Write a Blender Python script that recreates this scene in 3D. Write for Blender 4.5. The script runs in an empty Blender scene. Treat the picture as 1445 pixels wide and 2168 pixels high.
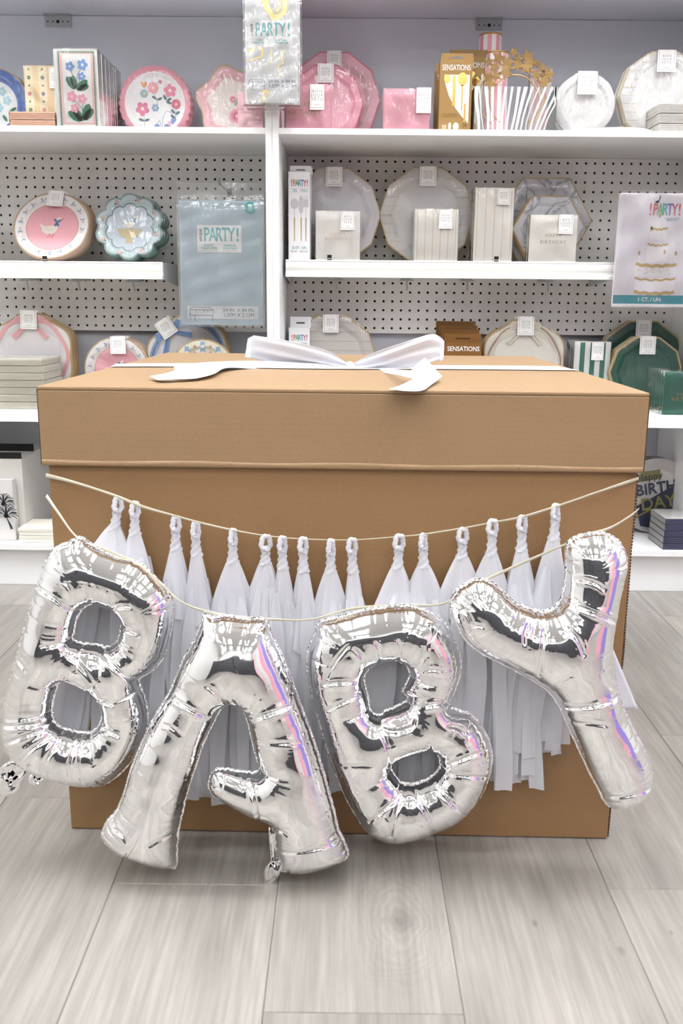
import bpy, math, random
import numpy as np
from mathutils import Matrix, Vector
random.seed(7)
SC = bpy.context.scene
COL = SC.collection
PI = math.pi

# ---------------------------------------------------------------- camera
H = .787; TH = math.radians(12.87); PS = .0033; RO = .0095; FPX = 1940; CX, CY = 722.5, 1084
f_ = np.array([-math.sin(PS)*math.cos(TH), math.cos(PS)*math.cos(TH), -math.sin(TH)])
r0 = np.array([math.cos(PS), math.sin(PS), 0]); u0 = np.cross(r0, f_)
r_ = math.cos(RO)*r0+math.sin(RO)*u0; u_ = -math.sin(RO)*r0+math.cos(RO)*u0
cam = bpy.data.cameras.new('camera'); camo = bpy.data.objects.new('camera', cam); COL.objects.link(camo)
cam.sensor_fit = 'VERTICAL'; cam.sensor_height = 36; cam.lens = FPX/2168*36; cam.clip_start = .02
camo.matrix_world = Matrix(((r_[0], u_[0], -f_[0], 0), (r_[1], u_[1], -f_[1], 0), (r_[2], u_[2], -f_[2], H), (0, 0, 0, 1)))
SC.camera = camo
def ray(x, y): return f_+r_*((x-CX)/FPX)+u_*((CY-y)/FPX)
def onY(x, y, Y):
    d = ray(x, y); return np.array([0, 0, H])+d*(Y/d[1])
def onZ(x, y, Z):
    d = ray(x, y); return np.array([0, 0, H])+d*((Z-H)/d[2])

# ---------------------------------------------------------------- colour management, world
SC.view_settings.view_transform = 'Standard'; SC.view_settings.look = 'None'
SC.view_settings.gamma = 1; SC.view_settings.use_curve_mapping = False
SC.view_settings.exposure = EXPOSURE = 0.14
w = bpy.data.worlds.new('world'); SC.world = w; w.use_nodes = True
w.node_tree.nodes['Background'].inputs[0].default_value = (.9, .95, 1, 1)
w.node_tree.nodes['Background'].inputs[1].default_value = .3
SC.cycles.max_bounces = 10; SC.cycles.diffuse_bounces = 5; SC.cycles.glossy_bounces = 6
SC.cycles.transparent_max_bounces = 40; SC.cycles.transmission_bounces = 6
SC.cycles.use_denoising = True
SC.cycles.sample_clamp_indirect = 6

# ---------------------------------------------------------------- materials
def lin(c):
    if isinstance(c, str):
        c = c.lstrip('#'); c = [int(c[i:i+2], 16)/255 for i in (0, 2, 4)]
        c = [x/12.92 if x <= .04045 else ((x+.055)/1.055)**2.4 for x in c]
    return (c[0], c[1], c[2], 1)
MATS = {}
def mat(name, c, rough=.5, metal=0, bump=None, vary=None, emit=0, spec=.5, coat=0, trans=0):
    if name in MATS: return MATS[name]
    m = bpy.data.materials.new(name); m.use_nodes = True; nt = m.node_tree; b = nt.nodes['Principled BSDF']
    b.inputs['Base Color'].default_value = lin(c); b.inputs['Roughness'].default_value = rough
    b.inputs['Metallic'].default_value = metal; b.inputs['Specular IOR Level'].default_value = spec
    b.inputs['Coat Weight'].default_value = coat
    if emit:
        b.inputs['Emission Color'].default_value = lin(c); b.inputs['Emission Strength'].default_value = emit
    tc = nt.nodes.new('ShaderNodeTexCoord')
    if vary:                                  # (scale, amount): gentle mottling of the paper or paint
        n = nt.nodes.new('ShaderNodeTexNoise'); n.inputs['Scale'].default_value = vary[0]; n.inputs['Detail'].default_value = 4
        nt.links.new(tc.outputs['Object'], n.inputs['Vector'])
        mx = nt.nodes.new('ShaderNodeMix'); mx.data_type = 'RGBA'; mx.blend_type = 'MULTIPLY'; mx.inputs[0].default_value = 1
        cr = nt.nodes.new('ShaderNodeMapRange'); cr.inputs[1].default_value = .3; cr.inputs[2].default_value = .7
        cr.inputs[3].default_value = 1-vary[1]; cr.inputs[4].default_value = 1+vary[1]*.3
        nt.links.new(n.outputs[0], cr.inputs[0]); mx.inputs[6].default_value = lin(c); nt.links.new(cr.outputs[0], mx.inputs[7])
        nt.links.new(mx.outputs[2], b.inputs['Base Color'])
    if bump:
        n = nt.nodes.new('ShaderNodeTexNoise'); n.inputs['Scale'].default_value = bump[0]; n.inputs['Detail'].default_value = 3
        nt.links.new(tc.outputs['Object'], n.inputs['Vector'])
        bp = nt.nodes.new('ShaderNodeBump'); bp.inputs['Strength'].default_value = bump[1]; bp.inputs['Distance'].default_value = bump[2] if len(bump) > 2 else .002
        nt.links.new(n.outputs[0], bp.inputs['Height']); nt.links.new(bp.outputs[0], b.inputs['Normal'])
    MATS[name] = m; return m
def film(name, rough=.12, base=.012, scale=12, strength=.55, tint='#ffffff', milky=.02):
    m = bpy.data.materials.new(name); m.use_nodes = True; nt = m.node_tree; nt.nodes.clear(); N = nt.nodes.new; L = nt.links.new
    out = N('ShaderNodeOutputMaterial'); tr = N('ShaderNodeBsdfTransparent'); tr.inputs[0].default_value = lin(tint)
    gl = N('ShaderNodeBsdfGlossy'); gl.inputs['Roughness'].default_value = rough
    df = N('ShaderNodeBsdfDiffuse'); df.inputs[0].default_value = (.95, .95, .96, 1)
    tc = N('ShaderNodeTexCoord'); mp = N('ShaderNodeMapping'); mp.inputs['Rotation'].default_value = (0, .6, 0); mp.inputs['Scale'].default_value = (1.6, 1, .55)
    n = N('ShaderNodeTexNoise'); n.inputs['Scale'].default_value = scale; n.inputs['Detail'].default_value = 3; n.inputs['Distortion'].default_value = 1.2
    L(tc.outputs['Object'], mp.inputs[0]); L(mp.outputs[0], n.inputs['Vector'])
    bp = N('ShaderNodeBump'); bp.inputs['Strength'].default_value = strength; bp.inputs['Distance'].default_value = .006
    L(n.outputs[0], bp.inputs['Height']); L(bp.outputs[0], gl.inputs['Normal'])
    fr = N('ShaderNodeFresnel'); fr.inputs[0].default_value = 1.28; L(bp.outputs[0], fr.inputs[1])
    ad = N('ShaderNodeMath'); ad.operation = 'ADD'; ad.inputs[1].default_value = base; ad.use_clamp = True; L(fr.outputs[0], ad.inputs[0])
    m1 = N('ShaderNodeMixShader'); m1.inputs[0].default_value = milky; L(tr.outputs[0], m1.inputs[1]); L(df.outputs[0], m1.inputs[2])
    m2 = N('ShaderNodeMixShader'); L(ad.outputs[0], m2.inputs[0]); L(m1.outputs[0], m2.inputs[1]); L(gl.outputs[0], m2.inputs[2])
    L(m2.outputs[0], out.inputs[0]); MATS[name] = m; return m

WHITE = mat('white_laminate', '#f4f4f5', .35)
PANEL = mat('shelf_back_panel', '#d6d9e2', .5)
PEG = mat('pegboard_white', '#f4f2ef', .45, vary=(3, .05))
HOLE = mat('hole_shade', '#1d1815', .9)  # dark colour standing in for the shade inside holes
GREYM = mat('galvanised_steel', '#b4b8ba', .4, .5, bump=(60, .1))
MOULD = mat('white_painted_moulding', '#f4f4f0', .3)
BLACK = mat('black_plastic', '#0c0c0d', .4)
FILM = film('clear_film')
FILMH = film('heavy_clear_film', rough=.1, base=.035, scale=9, strength=.8, milky=.035)
FILMB = film('clear_bag_film', rough=.1, base=.06, scale=8, strength=.9, milky=.13)
PAPER = mat('white_paper', '#f3f2f0', .7, vary=(30, .03))
CREAM = mat('cream_paper', '#efeadd', .75, vary=(25, .04))
INK = mat('grey_ink', '#8f8f92', .6)
GOLD = mat('gold_foil', '#c9a45c', .3, .8)
GOLDP = mat('gold_print', '#c4ab7c', .4, .3)

# ---------------------------------------------------------------- helpers
class MB:
    def __init__(s): s.v = []; s.f = []; s.m = []; s.mats = []
    def mi(s, m):
        if m not in s.mats: s.mats.append(m)
        return s.mats.index(m)
    def add(s, vs, fs, m):
        n = len(s.v); s.v += [tuple(map(float, p)) for p in vs]; k = s.mi(m)
        for f in fs: s.f.append([i+n for i in f]); s.m.append(k)
    def box(s, x0, x1, y0, y1, z0, z1, m):
        s.add([(x, y, z) for x in (x0, x1) for y in (y0, y1) for z in (z0, z1)],
              [(0, 1, 3, 2), (4, 6, 7, 5), (0, 4, 5, 1), (2, 3, 7, 6), (0, 2, 6, 4), (1, 5, 7, 3)], m)
    def prism(s, poly, y0, y1, m, side=None):            # poly of (x, z), front at y0
        n = len(poly); s.add([(x, y0, z) for x, z in poly], [list(range(n))], m)
        s.add([(x, y1, z) for x, z in poly], [list(range(n))[::-1]], side or m)
        s.add([(x, y0, z) for x, z in poly]+[(x, y1, z) for x, z in poly], [(i, (i+1) % n, n+(i+1) % n, n+i) for i in range(n)], side or m)
    def flat(s, poly, y, m): s.add([(x, y, z) for x, z in poly], [list(range(len(poly)))], m)
    def rect(s, x0, x1, z0, z1, y, m): s.flat([(x0, z0), (x1, z0), (x1, z1), (x0, z1)], y, m)
    def disc(s, cx, cz, r, y, m, n=20, rz=None): s.flat([(cx+r*math.cos(2*PI*i/n), cz+(rz or r)*math.sin(2*PI*i/n)) for i in range(n)], y, m)
    def stroke(s, pts, w, y, m, w1=None):
        pts = [np.array(p, float) for p in pts]; n = len(pts); vs = []
        for i, p in enumerate(pts):
            t = pts[min(i+1, n-1)]-pts[max(i-1, 0)]; t /= (np.linalg.norm(t)+1e-9); nn = np.array([-t[1], t[0]])
            ww = w if w1 is None else w+(w1-w)*i/max(1, n-1)
            a = p+nn*ww/2; b = p-nn*ww/2; vs += [(a[0], y, a[1]), (b[0], y, b[1])]
        s.add(vs, [(2*i, 2*i+1, 2*i+3, 2*i+2) for i in range(n-1)], m)
    def tube(s, pts, r, m, n=8, closed=False):
        pts = [np.array(p, float) for p in pts]; k = len(pts); vs = []
        rr = r if hasattr(r, '__len__') else [r]*k
        for i, p in enumerate(pts):
            t = (pts[(i+1) % k]-pts[i-1]) if closed else pts[min(i+1, k-1)]-pts[max(i-1, 0)]
            t /= np.linalg.norm(t)+1e-12; a = np.cross(t, [0, 1, 0])
            if np.linalg.norm(a) < .3: a = np.cross(t, [1, 0, 0])
            a /= np.linalg.norm(a); b = np.cross(t, a)
            vs += [p+rr[i]*(a*math.cos(2*PI*j/n)+b*math.sin(2*PI*j/n)) for j in range(n)]
        fs = [(i*n+j, i*n+(j+1) % n, ((i+1) % k)*n+(j+1) % n, ((i+1) % k)*n+j) for i in range(k if closed else k-1) for j in range(n)]
        if not closed: fs += [list(range(n))[::-1], [(k-1)*n+j for j in range(n)]]
        s.add(vs, fs, m)
    def lathe(s, prof, m, n=24, cx=0, cy=0):             # prof of (r, z), about a vertical axis
        vs = [(cx+r*math.cos(2*PI*j/n), cy+r*math.sin(2*PI*j/n), z) for r, z in prof for j in range(n)]
        s.add(vs, [(i*n+j, i*n+(j+1) % n, (i+1)*n+(j+1) % n, (i+1)*n+j) for i in range(len(prof)-1) for j in range(n)], m)
    def build(s, name, parent=None, smooth=False, loc=None, bevel=0, auto=False):
        me = bpy.data.meshes.new(name); me.from_pydata(s.v, [], s.f)
        for m in s.mats: me.materials.append(m)
        me.polygons.foreach_set('material_index', s.m)
        if smooth: me.polygons.foreach_set('use_smooth', [True]*len(s.f))
        me.update()
        o = bpy.data.objects.new(name, me); COL.objects.link(o)
        if parent: o.parent = parent
        if loc is not None: o.location = loc
        if bevel:
            b = o.modifiers.new('bevel', 'BEVEL'); b.width = bevel; b.segments = 2; b.limit_method = 'ANGLE'
        return o
def tag(o, label, cat, group=None, kind=None):
    o['label'] = label; o['category'] = cat
    if group: o['group'] = group
    if kind: o['kind'] = kind
    return o
def thing(name, label, cat, loc=(0, 0, 0), rz=0, group=None, rx=0):
    o = bpy.data.objects.new(name, None); COL.objects.link(o); o.location = loc; o.rotation_euler = (rx, 0, rz); o.empty_display_size = .05
    return tag(o, label, cat, group)
def struct(o): o['kind'] = 'structure'; return o
def kids(o): return [c for c in COL.objects if c.parent == o]
def dup(root, dloc, label, rz=0, skip=()):
    def cp(o, par):
        c = o.copy(); COL.objects.link(c); c.parent = par
        for ch in kids(o):
            if ch.name.split('.')[0] not in skip: cp(ch, c)
        return c
    c = cp(root, None); c.location = Vector(root.location)+Vector(dloc); c.rotation_euler.z += rz; c['label'] = label
    return c
TXT = {}
def text(s, h, m, parent, x, z, y, sx=1, bold=0, align='CENTER', name='lettering', space=1, rot=0):
    key = (s, bold, align, m.name, space)
    if key not in TXT:
        cu = bpy.data.curves.new('lettering', 'FONT'); cu.body = s; cu.align_x = align; cu.align_y = 'CENTER'; cu.offset = bold; cu.resolution_u = 3
        cu.space_character = space; cu.space_line = .95
        t = bpy.data.objects.new('t', cu); COL.objects.link(t); bpy.context.view_layer.update()
        me = bpy.data.meshes.new_from_object(t.evaluated_get(bpy.context.evaluated_depsgraph_get()))
        bpy.data.objects.remove(t); me.name = 'lettering'; me.materials.clear(); me.materials.append(m); TXT[key] = me
    o = bpy.data.objects.new(name, TXT[key]); COL.objects.link(o); o.parent = parent
    o.location = (x, y, z); o.rotation_euler = (PI/2, rot, 0); o.scale = (h*sx, h, h)
    return o
def catmull(P, n=8, closed=False):
    P = np.array(P, float); k = len(P); out = []
    g = (lambda i: P[i % k]) if closed else (lambda i: P[min(max(i, 0), k-1)])
    for i in range(k if closed else k-1):
        a, b, c, d = g(i-1), g(i), g(i+1), g(i+2)
        for j in range(n):
            t = j/n; out.append(.5*((2*b)+(c-a)*t+(2*a-5*b+4*c-d)*t*t+(3*b-a-3*c+d)*t**3))
    if not closed: out.append(P[-1])
    return np.array(out)
def sheet(railA, railB, m, name, parent=None, n=8, cols=6, thick=.0004, wave=0, into=None):   # ribbon between two 3D rails
    A = catmull(railA, n); B = catmull(railB, n); k = len(A); mb = into or MB(); vs = []
    for i in range(k):
        for j in range(cols+1):
            t = j/cols; p = A[i]*(1-t)+B[i]*t
            if wave: p = p+np.array([0, wave*math.sin(t*15+i*.06)*min(1, min(i, k-1-i)*.12+.15), wave*.4*math.sin(t*5+i*.3)])
            vs.append(p)
    c = cols+1
    mb.add(vs, [(i*c+j, i*c+j+1, (i+1)*c+j+1, (i+1)*c+j) for i in range(k-1) for j in range(cols)], m)
    if into: return None
    o = mb.build(name, parent, True); s = o.modifiers.new('solid', 'SOLIDIFY'); s.thickness = thick; s.offset = 0
    return o

# ---------------------------------------------------------------- room
def simple(name, b, m):
    mb = MB(); mb.box(*b, m); return struct(mb.build(name))
XL, XR, YN, YW, ZC = -3.6, 3.6, -4.2, 2.95, 3.0
WALL = mat('wall_paint', '#e6e5e2', .8)
simple('wall_back', (XL-.1, XR+.1, YW, YW+.1, 0, ZC), WALL)
simple('wall_front', (XL-.1, XR+.1, YN-.1, YN, 0, ZC), WALL)
simple('wall_left', (XL-.1, XL, YN, YW, 0, ZC), WALL)
simple('wall_right', (XR, XR+.1, YN, YW, 0, ZC), WALL)
simple('ceiling', (XL-.1, XR+.1, YN-.1, YW+.1, ZC, ZC+.1), mat('ceiling_tile', '#f2f2f0', .85))
LIGHT = mat('light_diffuser', (.975, .985, 1), .5, emit=8.6)
TRIM = mat('light_frame', '#f0f0f0', .4)
for x in (-2.4, -.8, .8, 2.4):
    for y in (-3.3, -1.3, .7, 1.7):
        t = thing('ceiling_light', 'flat ceiling light panel above the aisle, seen only mirrored in the foil', 'ceiling light', (x, y, ZC-.02), group='ceiling light panels')
        mb = MB()
        for b in ((-.33, -.3), (.3, .33)): mb.box(b[0], b[1], -.63, .63, -.01, .02, TRIM)
        for b in ((-.63, -.6), (.6, .63)): mb.box(-.3, .3, b[0], b[1], -.01, .02, TRIM)
        mb.build('light_frame', t); mb = MB(); mb.box(-.3, .3, -.6, .6, .0, .015, LIGHT); mb.build('diffuser', t)

# added behind the camera: dark and coloured things for the balloons to mirror
mb = MB(); mb.box(-2.6, 2.6, YN+.004, YN+.05, .25, 2.3, mat('dark_reflection', '#15161a', .15)); mb.box(-2.7, 2.7, YN+.003, YN+.07, 2.3, 2.4, TRIM)
for x in (-2.65, -.9, .9, 2.6): mb.box(x, x+.06, YN+.003, YN+.08, .0, 2.3, TRIM)
struct(mb.build('dark_reflection_panel'))  # unseen dark glass, added so the foil mirrors a dark band
def added_unit(label, x, y, rz, cols, dark=.3):  # unseen unit, added to darken and colour the foil's reflections
    t = thing('added_display_unit', label, 'display unit', (x, y, 0), rz, group='added display units behind the camera'); mb = MB()
    mb.box(-.6, .6, .3, .34, 0, 1.35, mat('dark_unit_back', '#38383d', .5)); mb.box(-.6, .6, .0, .3, 0, .1, WHITE)
    for z in (.1, .55, 1.0): mb.box(-.6, .6, .0, .3, z, z+.02, WHITE)
    mb.build('unit_frame', t); R = random.Random(int(x*10+y)); 
    for z in (.12, .57, 1.02):
        xx = -.58
        while xx < .5:
            w_ = R.uniform(.08, .2); mb = MB(); mb.box(xx, xx+w_-.01, .04, .28, z, z+R.uniform(.2, .38), mat('carton_%d' % len(MATS), R.choice(cols), .5) if R.random() < .35 or not [1 for k in MATS if k.startswith('carton')] else MATS[R.choice([k for k in MATS if k.startswith('carton')])])
            mb.build('carton', t); xx += w_
BRT = ['#0c0c0e', '#101014', '#c9c7c4', '#e86a8a', '#101014', '#2a3a60', '#b9b4ae', '#e8e8e8', '#8d8a86', '#6a1f2a', '#131316']
added_unit('added display unit of cartons, seen only in the foil, centre of the row', -.75, -2.0, 0, BRT)
added_unit('added display unit of cartons, seen only in the foil, second in the row', .5, -2.0, 0, BRT)
added_unit('added display unit of cartons, seen only in the foil, right of the row', 1.75, -2.0, 0, BRT)
added_unit('added display unit of cartons, seen only in the foil, left of the row', -2.0, -2.0, 0, BRT)
mb = MB(); R = random.Random(5)
for i, (y0, y1, c) in enumerate([(.1, .5, '#f0a9bd'), (.56, .95, '#9d8bdc'), (-.75, -.5, '#f3c9d4')]):
    mb = MB(); P_ = mat('reflection_colour_%d' % i, c, .6); mb.box(1.45, 1.5, y0, y1, .0, 1.25, P_)  # unseen panel, added to throw pink and purple stripes into the foil
    tag(mb.build('added_reflection_panel'), '%s coloured panel added out of view at the right, seen only in the foil' % ('pink', 'purple', 'pale pink')[i], 'display panel')

# floor of grey planks running away from the camera
def floor_mat():
    m = bpy.data.materials.new('grey_plank'); m.use_nodes = True; nt = m.node_tree; N = nt.nodes.new; L = nt.links.new; b = nt.nodes['Principled BSDF']
    at = N('ShaderNodeAttribute'); at.attribute_name = 'rnd'; tc = N('ShaderNodeTexCoord')
    off = N('ShaderNodeVectorMath'); off.operation = 'MULTIPLY_ADD'; off.inputs[1].default_value = (13, 17, 9); L(at.outputs['Color'], off.inputs[0]); L(tc.outputs['Object'], off.inputs[2])
    def noise(sc, rot=0, detail=5, dist=0):
        mp = N('ShaderNodeMapping'); mp.inputs['Scale'].default_value = sc; L(off.outputs[0], mp.inputs[0])
        n = N('ShaderNodeTexNoise'); n.inputs['Scale'].default_value = 1; n.inputs['Detail'].default_value = detail; n.inputs['Distortion'].default_value = dist
        L(mp.outputs[0], n.inputs['Vector']); return n
    big = noise((9, 1.6, 1), detail=3, dist=.8); grain = noise((160, 7, 1), detail=6); patch = noise((3, 3, 1), detail=2)
    mp = N('ShaderNodeMapping'); mp.inputs['Scale'].default_value = (1, .22, 1); L(off.outputs[0], mp.inputs[0])
    wv = N('ShaderNodeTexWave'); wv.wave_type = 'BANDS'; wv.bands_direction = 'X'; wv.inputs['Scale'].default_value = 9; wv.inputs['Distortion'].default_value = 9
    wv.inputs['Detail'].default_value = 3; wv.inputs['Detail Scale'].default_value = 1.6; L(mp.outputs[0], wv.inputs['Vector'])
    def rng(src, a, b2, lo, hi):
        r = N('ShaderNodeMapRange'); r.inputs[1].default_value = a; r.inputs[2].default_value = b2; r.inputs[3].default_value = lo; r.inputs[4].default_value = hi; L(src, r.inputs[0]); return r.outputs[0]
    cur = None
    for s_ in (rng(big.outputs[0], .3, .7, .80, 1.08), rng(grain.outputs[0], .35, .68, .84, 1.06), rng(wv.outputs[0], 0, 1, .93, 1.03), rng(patch.outputs[0], .3, .7, .93, 1.05), rng(at.outputs['Alpha'], 0, 1, .94, 1.04)):
        if cur is None: cur = s_
        else:
            mu = N('ShaderNodeMath'); mu.operation = 'MULTIPLY'; L(cur, mu.inputs[0]); L(s_, mu.inputs[1]); cur = mu.outputs[0]
    vo = noise((5.5, 2.2, 1), detail=1); kn = rng(vo.outputs[0], .2, .3, .72, 1)
    mu = N('ShaderNodeMath'); mu.operation = 'MULTIPLY'; L(cur, mu.inputs[0]); L(kn, mu.inputs[1])
    prev = mu.outputs[0]
    for px, py, rad in ((838, 1945, .17), (1131, 1955, .03), (1313, 2010, .05), (1420, 1975, .035)):   # knots in the boards
        k = onZ(px, py, 0); mp2 = N('ShaderNodeMapping'); mp2.inputs['Location'].default_value = (-k[0]*1.9, -k[1], 0); mp2.inputs['Scale'].default_value = (1.9, 1, 1); L(tc.outputs['Object'], mp2.inputs[0])
        wn = N('ShaderNodeTexNoise'); wn.inputs['Scale'].default_value = 9; wn.inputs['Detail'].default_value = 5; L(tc.outputs['Object'], wn.inputs['Vector'])
        ln = N('ShaderNodeVectorMath'); ln.operation = 'LENGTH'; L(mp2.outputs[0], ln.inputs[0])
        a1 = N('ShaderNodeMath'); a1.operation = 'MULTIPLY_ADD'; a1.inputs[1].default_value = rad*1.1; L(wn.outputs[0], a1.inputs[0]); L(ln.outputs['Value'], a1.inputs[2])
        s1 = N('ShaderNodeMath'); s1.operation = 'MULTIPLY'; s1.inputs[1].default_value = 330 if rad > .1 else 500; L(a1.outputs[0], s1.inputs[0])
        s2 = N('ShaderNodeMath'); s2.operation = 'SINE'; L(s1.outputs[0], s2.inputs[0])
        mk = rng(ln.outputs['Value'], rad*.35, rad, 1, 0); s3 = N('ShaderNodeMath'); s3.operation = 'MULTIPLY'; L(s2.outputs[0], s3.inputs[0]); L(mk, s3.inputs[1])
        s4 = rng(s3.outputs[0], -1, 1, .95 if rad > .1 else .98, 1.05 if rad > .1 else 1.02); core = rng(a1.outputs[0], rad*.50, rad*.78, .6, 1)
        for q_ in (s4, core):
            m5 = N('ShaderNodeMath'); m5.operation = 'MULTIPLY'; L(prev, m5.inputs[0]); L(q_, m5.inputs[1]); prev = m5.outputs[0]
    mx = N('ShaderNodeMix'); mx.data_type = 'RGBA'; mx.blend_type = 'MULTIPLY'; mx.inputs[0].default_value = 1; mx.inputs[6].default_value = lin('#9d9891'); L(prev, mx.inputs[7])
    L(mx.outputs[2], b.inputs['Base Color']); b.inputs['Roughness'].default_value = .3; b.inputs['Specular IOR Level'].default_value = .45
    bp = N('ShaderNodeBump'); bp.inputs['Strength'].default_value = .25; bp.inputs['Distance'].default_value = .001; L(grain.outputs[0], bp.inputs['Height']); L(bp.outputs[0], b.inputs['Normal'])
    return m
def build_floor():
    pl = floor_mat(); gr = mat('floor_grout', '#6f6c68', .8); W = .2281; x_ref = -.0867; LEN = 1.22
    known = {-2: 1.3426, -1: 1.1211, 0: .8885, 2: 1.1224, 3: 1.5884, 4: 2.2688, 1: 3.05}   # y of one end joint per row
    mb = MB(); rnd = []; R = random.Random(4)
    mb.box(XL, XR, YN, YW, -.02, -.0012, gr); rnd += [(0, 0, 0, .5)]*6
    for k in range(-16, 17):
        xa = x_ref+k*W; xb = xa+W
        xa2, xb2 = max(xa, XL), min(xb, XR)
        if xb2-xa2 < .01: continue
        y = known.get(k, R.random()*LEN)
        while y > YN: y -= LEN
        while y < YW:
            ya, yb = max(y, YN), min(y+LEN, YW)
            c = (R.random(), R.random(), R.random(), R.random()); g = .0013
            mb.add([(xa2+g, ya+g, 0), (xb2-g, ya+g, 0), (xb2-g, yb-g, 0), (xa2+g, yb-g, 0),
                    (xa2+g*.3, ya+g*.3, -.0012), (xb2-g*.3, ya+g*.3, -.0012), (xb2-g*.3, yb-g*.3, -.0012), (xa2+g*.3, yb-g*.3, -.0012)],
                   [(0, 1, 2, 3), (4, 5, 1, 0), (5, 6, 2, 1), (6, 7, 3, 2), (7, 4, 0, 3)], pl); rnd += [c]*5
            y += LEN
    o = mb.build('floor'); me = o.data
    a = me.color_attributes.new('rnd', 'FLOAT_COLOR', 'CORNER'); i = 0; buf = []
    for p, c in zip(me.polygons, rnd): buf += list(c)*len(p.vertices)
    a.data.foreach_set('color', buf); struct(o)
build_floor()

# ---------------------------------------------------------------- shelving
YF, YB = 2.46, 2.81
def shelving_bay(label, x0, x1, xin, xout):
    t = thing('shelving_unit', label, 'shelving', ((x0+x1)/2, YF, 0)); cx = (x0+x1)/2
    a, b = x0-cx, x1-cx; D = YB-YF
    def part(name, bx, m, bev=.0008):
        mb = MB(); mb.box(*bx, m); return mb.build(name, t, bevel=bev)
    part('side_panel', (a, a+.0165, 0, D+.06, 0, 1.6), WHITE); part('side_panel', (b-.0165, b, 0, D+.06, 0, 1.6), WHITE)
    ia, ib = a+.0168, b-.0168
    part('back_panel', (ia, ib, D+.03, D+.045, .13, .72), PANEL); part('back_panel', (ia, ib, D+.003, D+.018, 1.2145, 1.565), PANEL)
    part('top_panel', (ia, ib, .0, D+.018, 1.566, 1.585), PANEL)
    part('shelf', (ia, ib, 0.001, D+.0175, 1.1995, 1.2142), WHITE)
    part('shelf', (ia, ib, -.004, D+.029, .466, .497), WHITE)
    part('base_shelf', (ia, ib, -.004, D+.029, .108, .124), WHITE)
    part('plinth', (ia, ib, .022, .04, 0, .108), WHITE)
    # pegboard with real holes, one inch apart
    mb = MB(); P = .02625; z0, z1 = .6985, 1.199; nx = int((ib-ia)/P); nz = int((z1-z0)/P)+1
    xs = [ia]+[ia+((ib-ia)-nx*P)/2+i*P for i in range(nx+1)]+[ib]; ztop = z1-.0005
    zs = [z1-i*P for i in range(nz)]+[z0]; r = .0037; y = D
    for i in range(len(xs)-1):
        for j in range(len(zs)-1):
            xa, xb, zb, za = xs[i], xs[i+1], zs[j], zs[j+1]
            if xb-xa < 1e-5: continue
            if abs(xb-xa-P) > 1e-4 or abs(zb-za-P) > 1e-4:
                mb.rect(xa, xb, za, zb, y, PEG); continue
            c = ((xa+xb)/2, (za+zb)/2); o8 = [(c[0]+r*math.cos(PI/4*k+PI/8), c[1]+r*math.sin(PI/4*k+PI/8)) for k in range(8)]
            q = [(xb, zb), (xa, zb), (xa, za), (xb, za)]
            vs = [(p[0], y, p[1]) for p in q]+[(p[0], y, p[1]) for p in o8]+[(p[0], y+.005, p[1]) for p in o8]
            fs = [(0, 1, 6, 5), (1, 2, 8, 7), (2, 3, 10, 9), (3, 0, 4, 11), (0, 5, 4), (1, 7, 6), (2, 9, 8), (3, 11, 10)]
            fs += [(4+k, 4+(k+1) % 8, 12+(k+1) % 8, 12+k) for k in range(8)]
            mb.add(vs, fs, PEG)
    mb.rect(ia, ib, z0-.0, z0+.0002, y+.004, PEG)
    mb.build('pegboard', t); part('hole_shade_board', (ia, ib, D+.0055, D+.0295, .7, 1.1985), HOLE, 0)  # dark sheet behind the pegboard gives the holes their shade
    return t, cx
L_UNIT, cxl = shelving_bay('white shelving unit left of the twin uprights, with pegboard back', -1.42, -.1922, 0, 0)
R_UNIT, cxr = shelving_bay('white shelving unit right of the twin uprights, with pegboard back', -.1918, .99, 0, 0)
def corner_bracket(px, py, par, cx, label):
    p = onY(px, py, YB); mb = MB()
    mb.box(-.037, .037, -.003, 0, -.03, 0, GREYM); mb.box(-.037, .037, -.016, 0, -.002, 0, GREYM)
    mb.disc(0, -.017, .0045, -.0034, BLACK, 12)
    for x in (-.028, -.014, .014, .028): mb.disc(x, -.017, .002, -.0034, HOLE, 8)
    o = mb.build('corner_bracket', par); o.location = (p[0]-cx, YB-YF+.002, 1.5655)
corner_bracket(122, 32, L_UNIT, cxl, ''); corner_bracket(1035, 48, R_UNIT, cxr, '')

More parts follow.
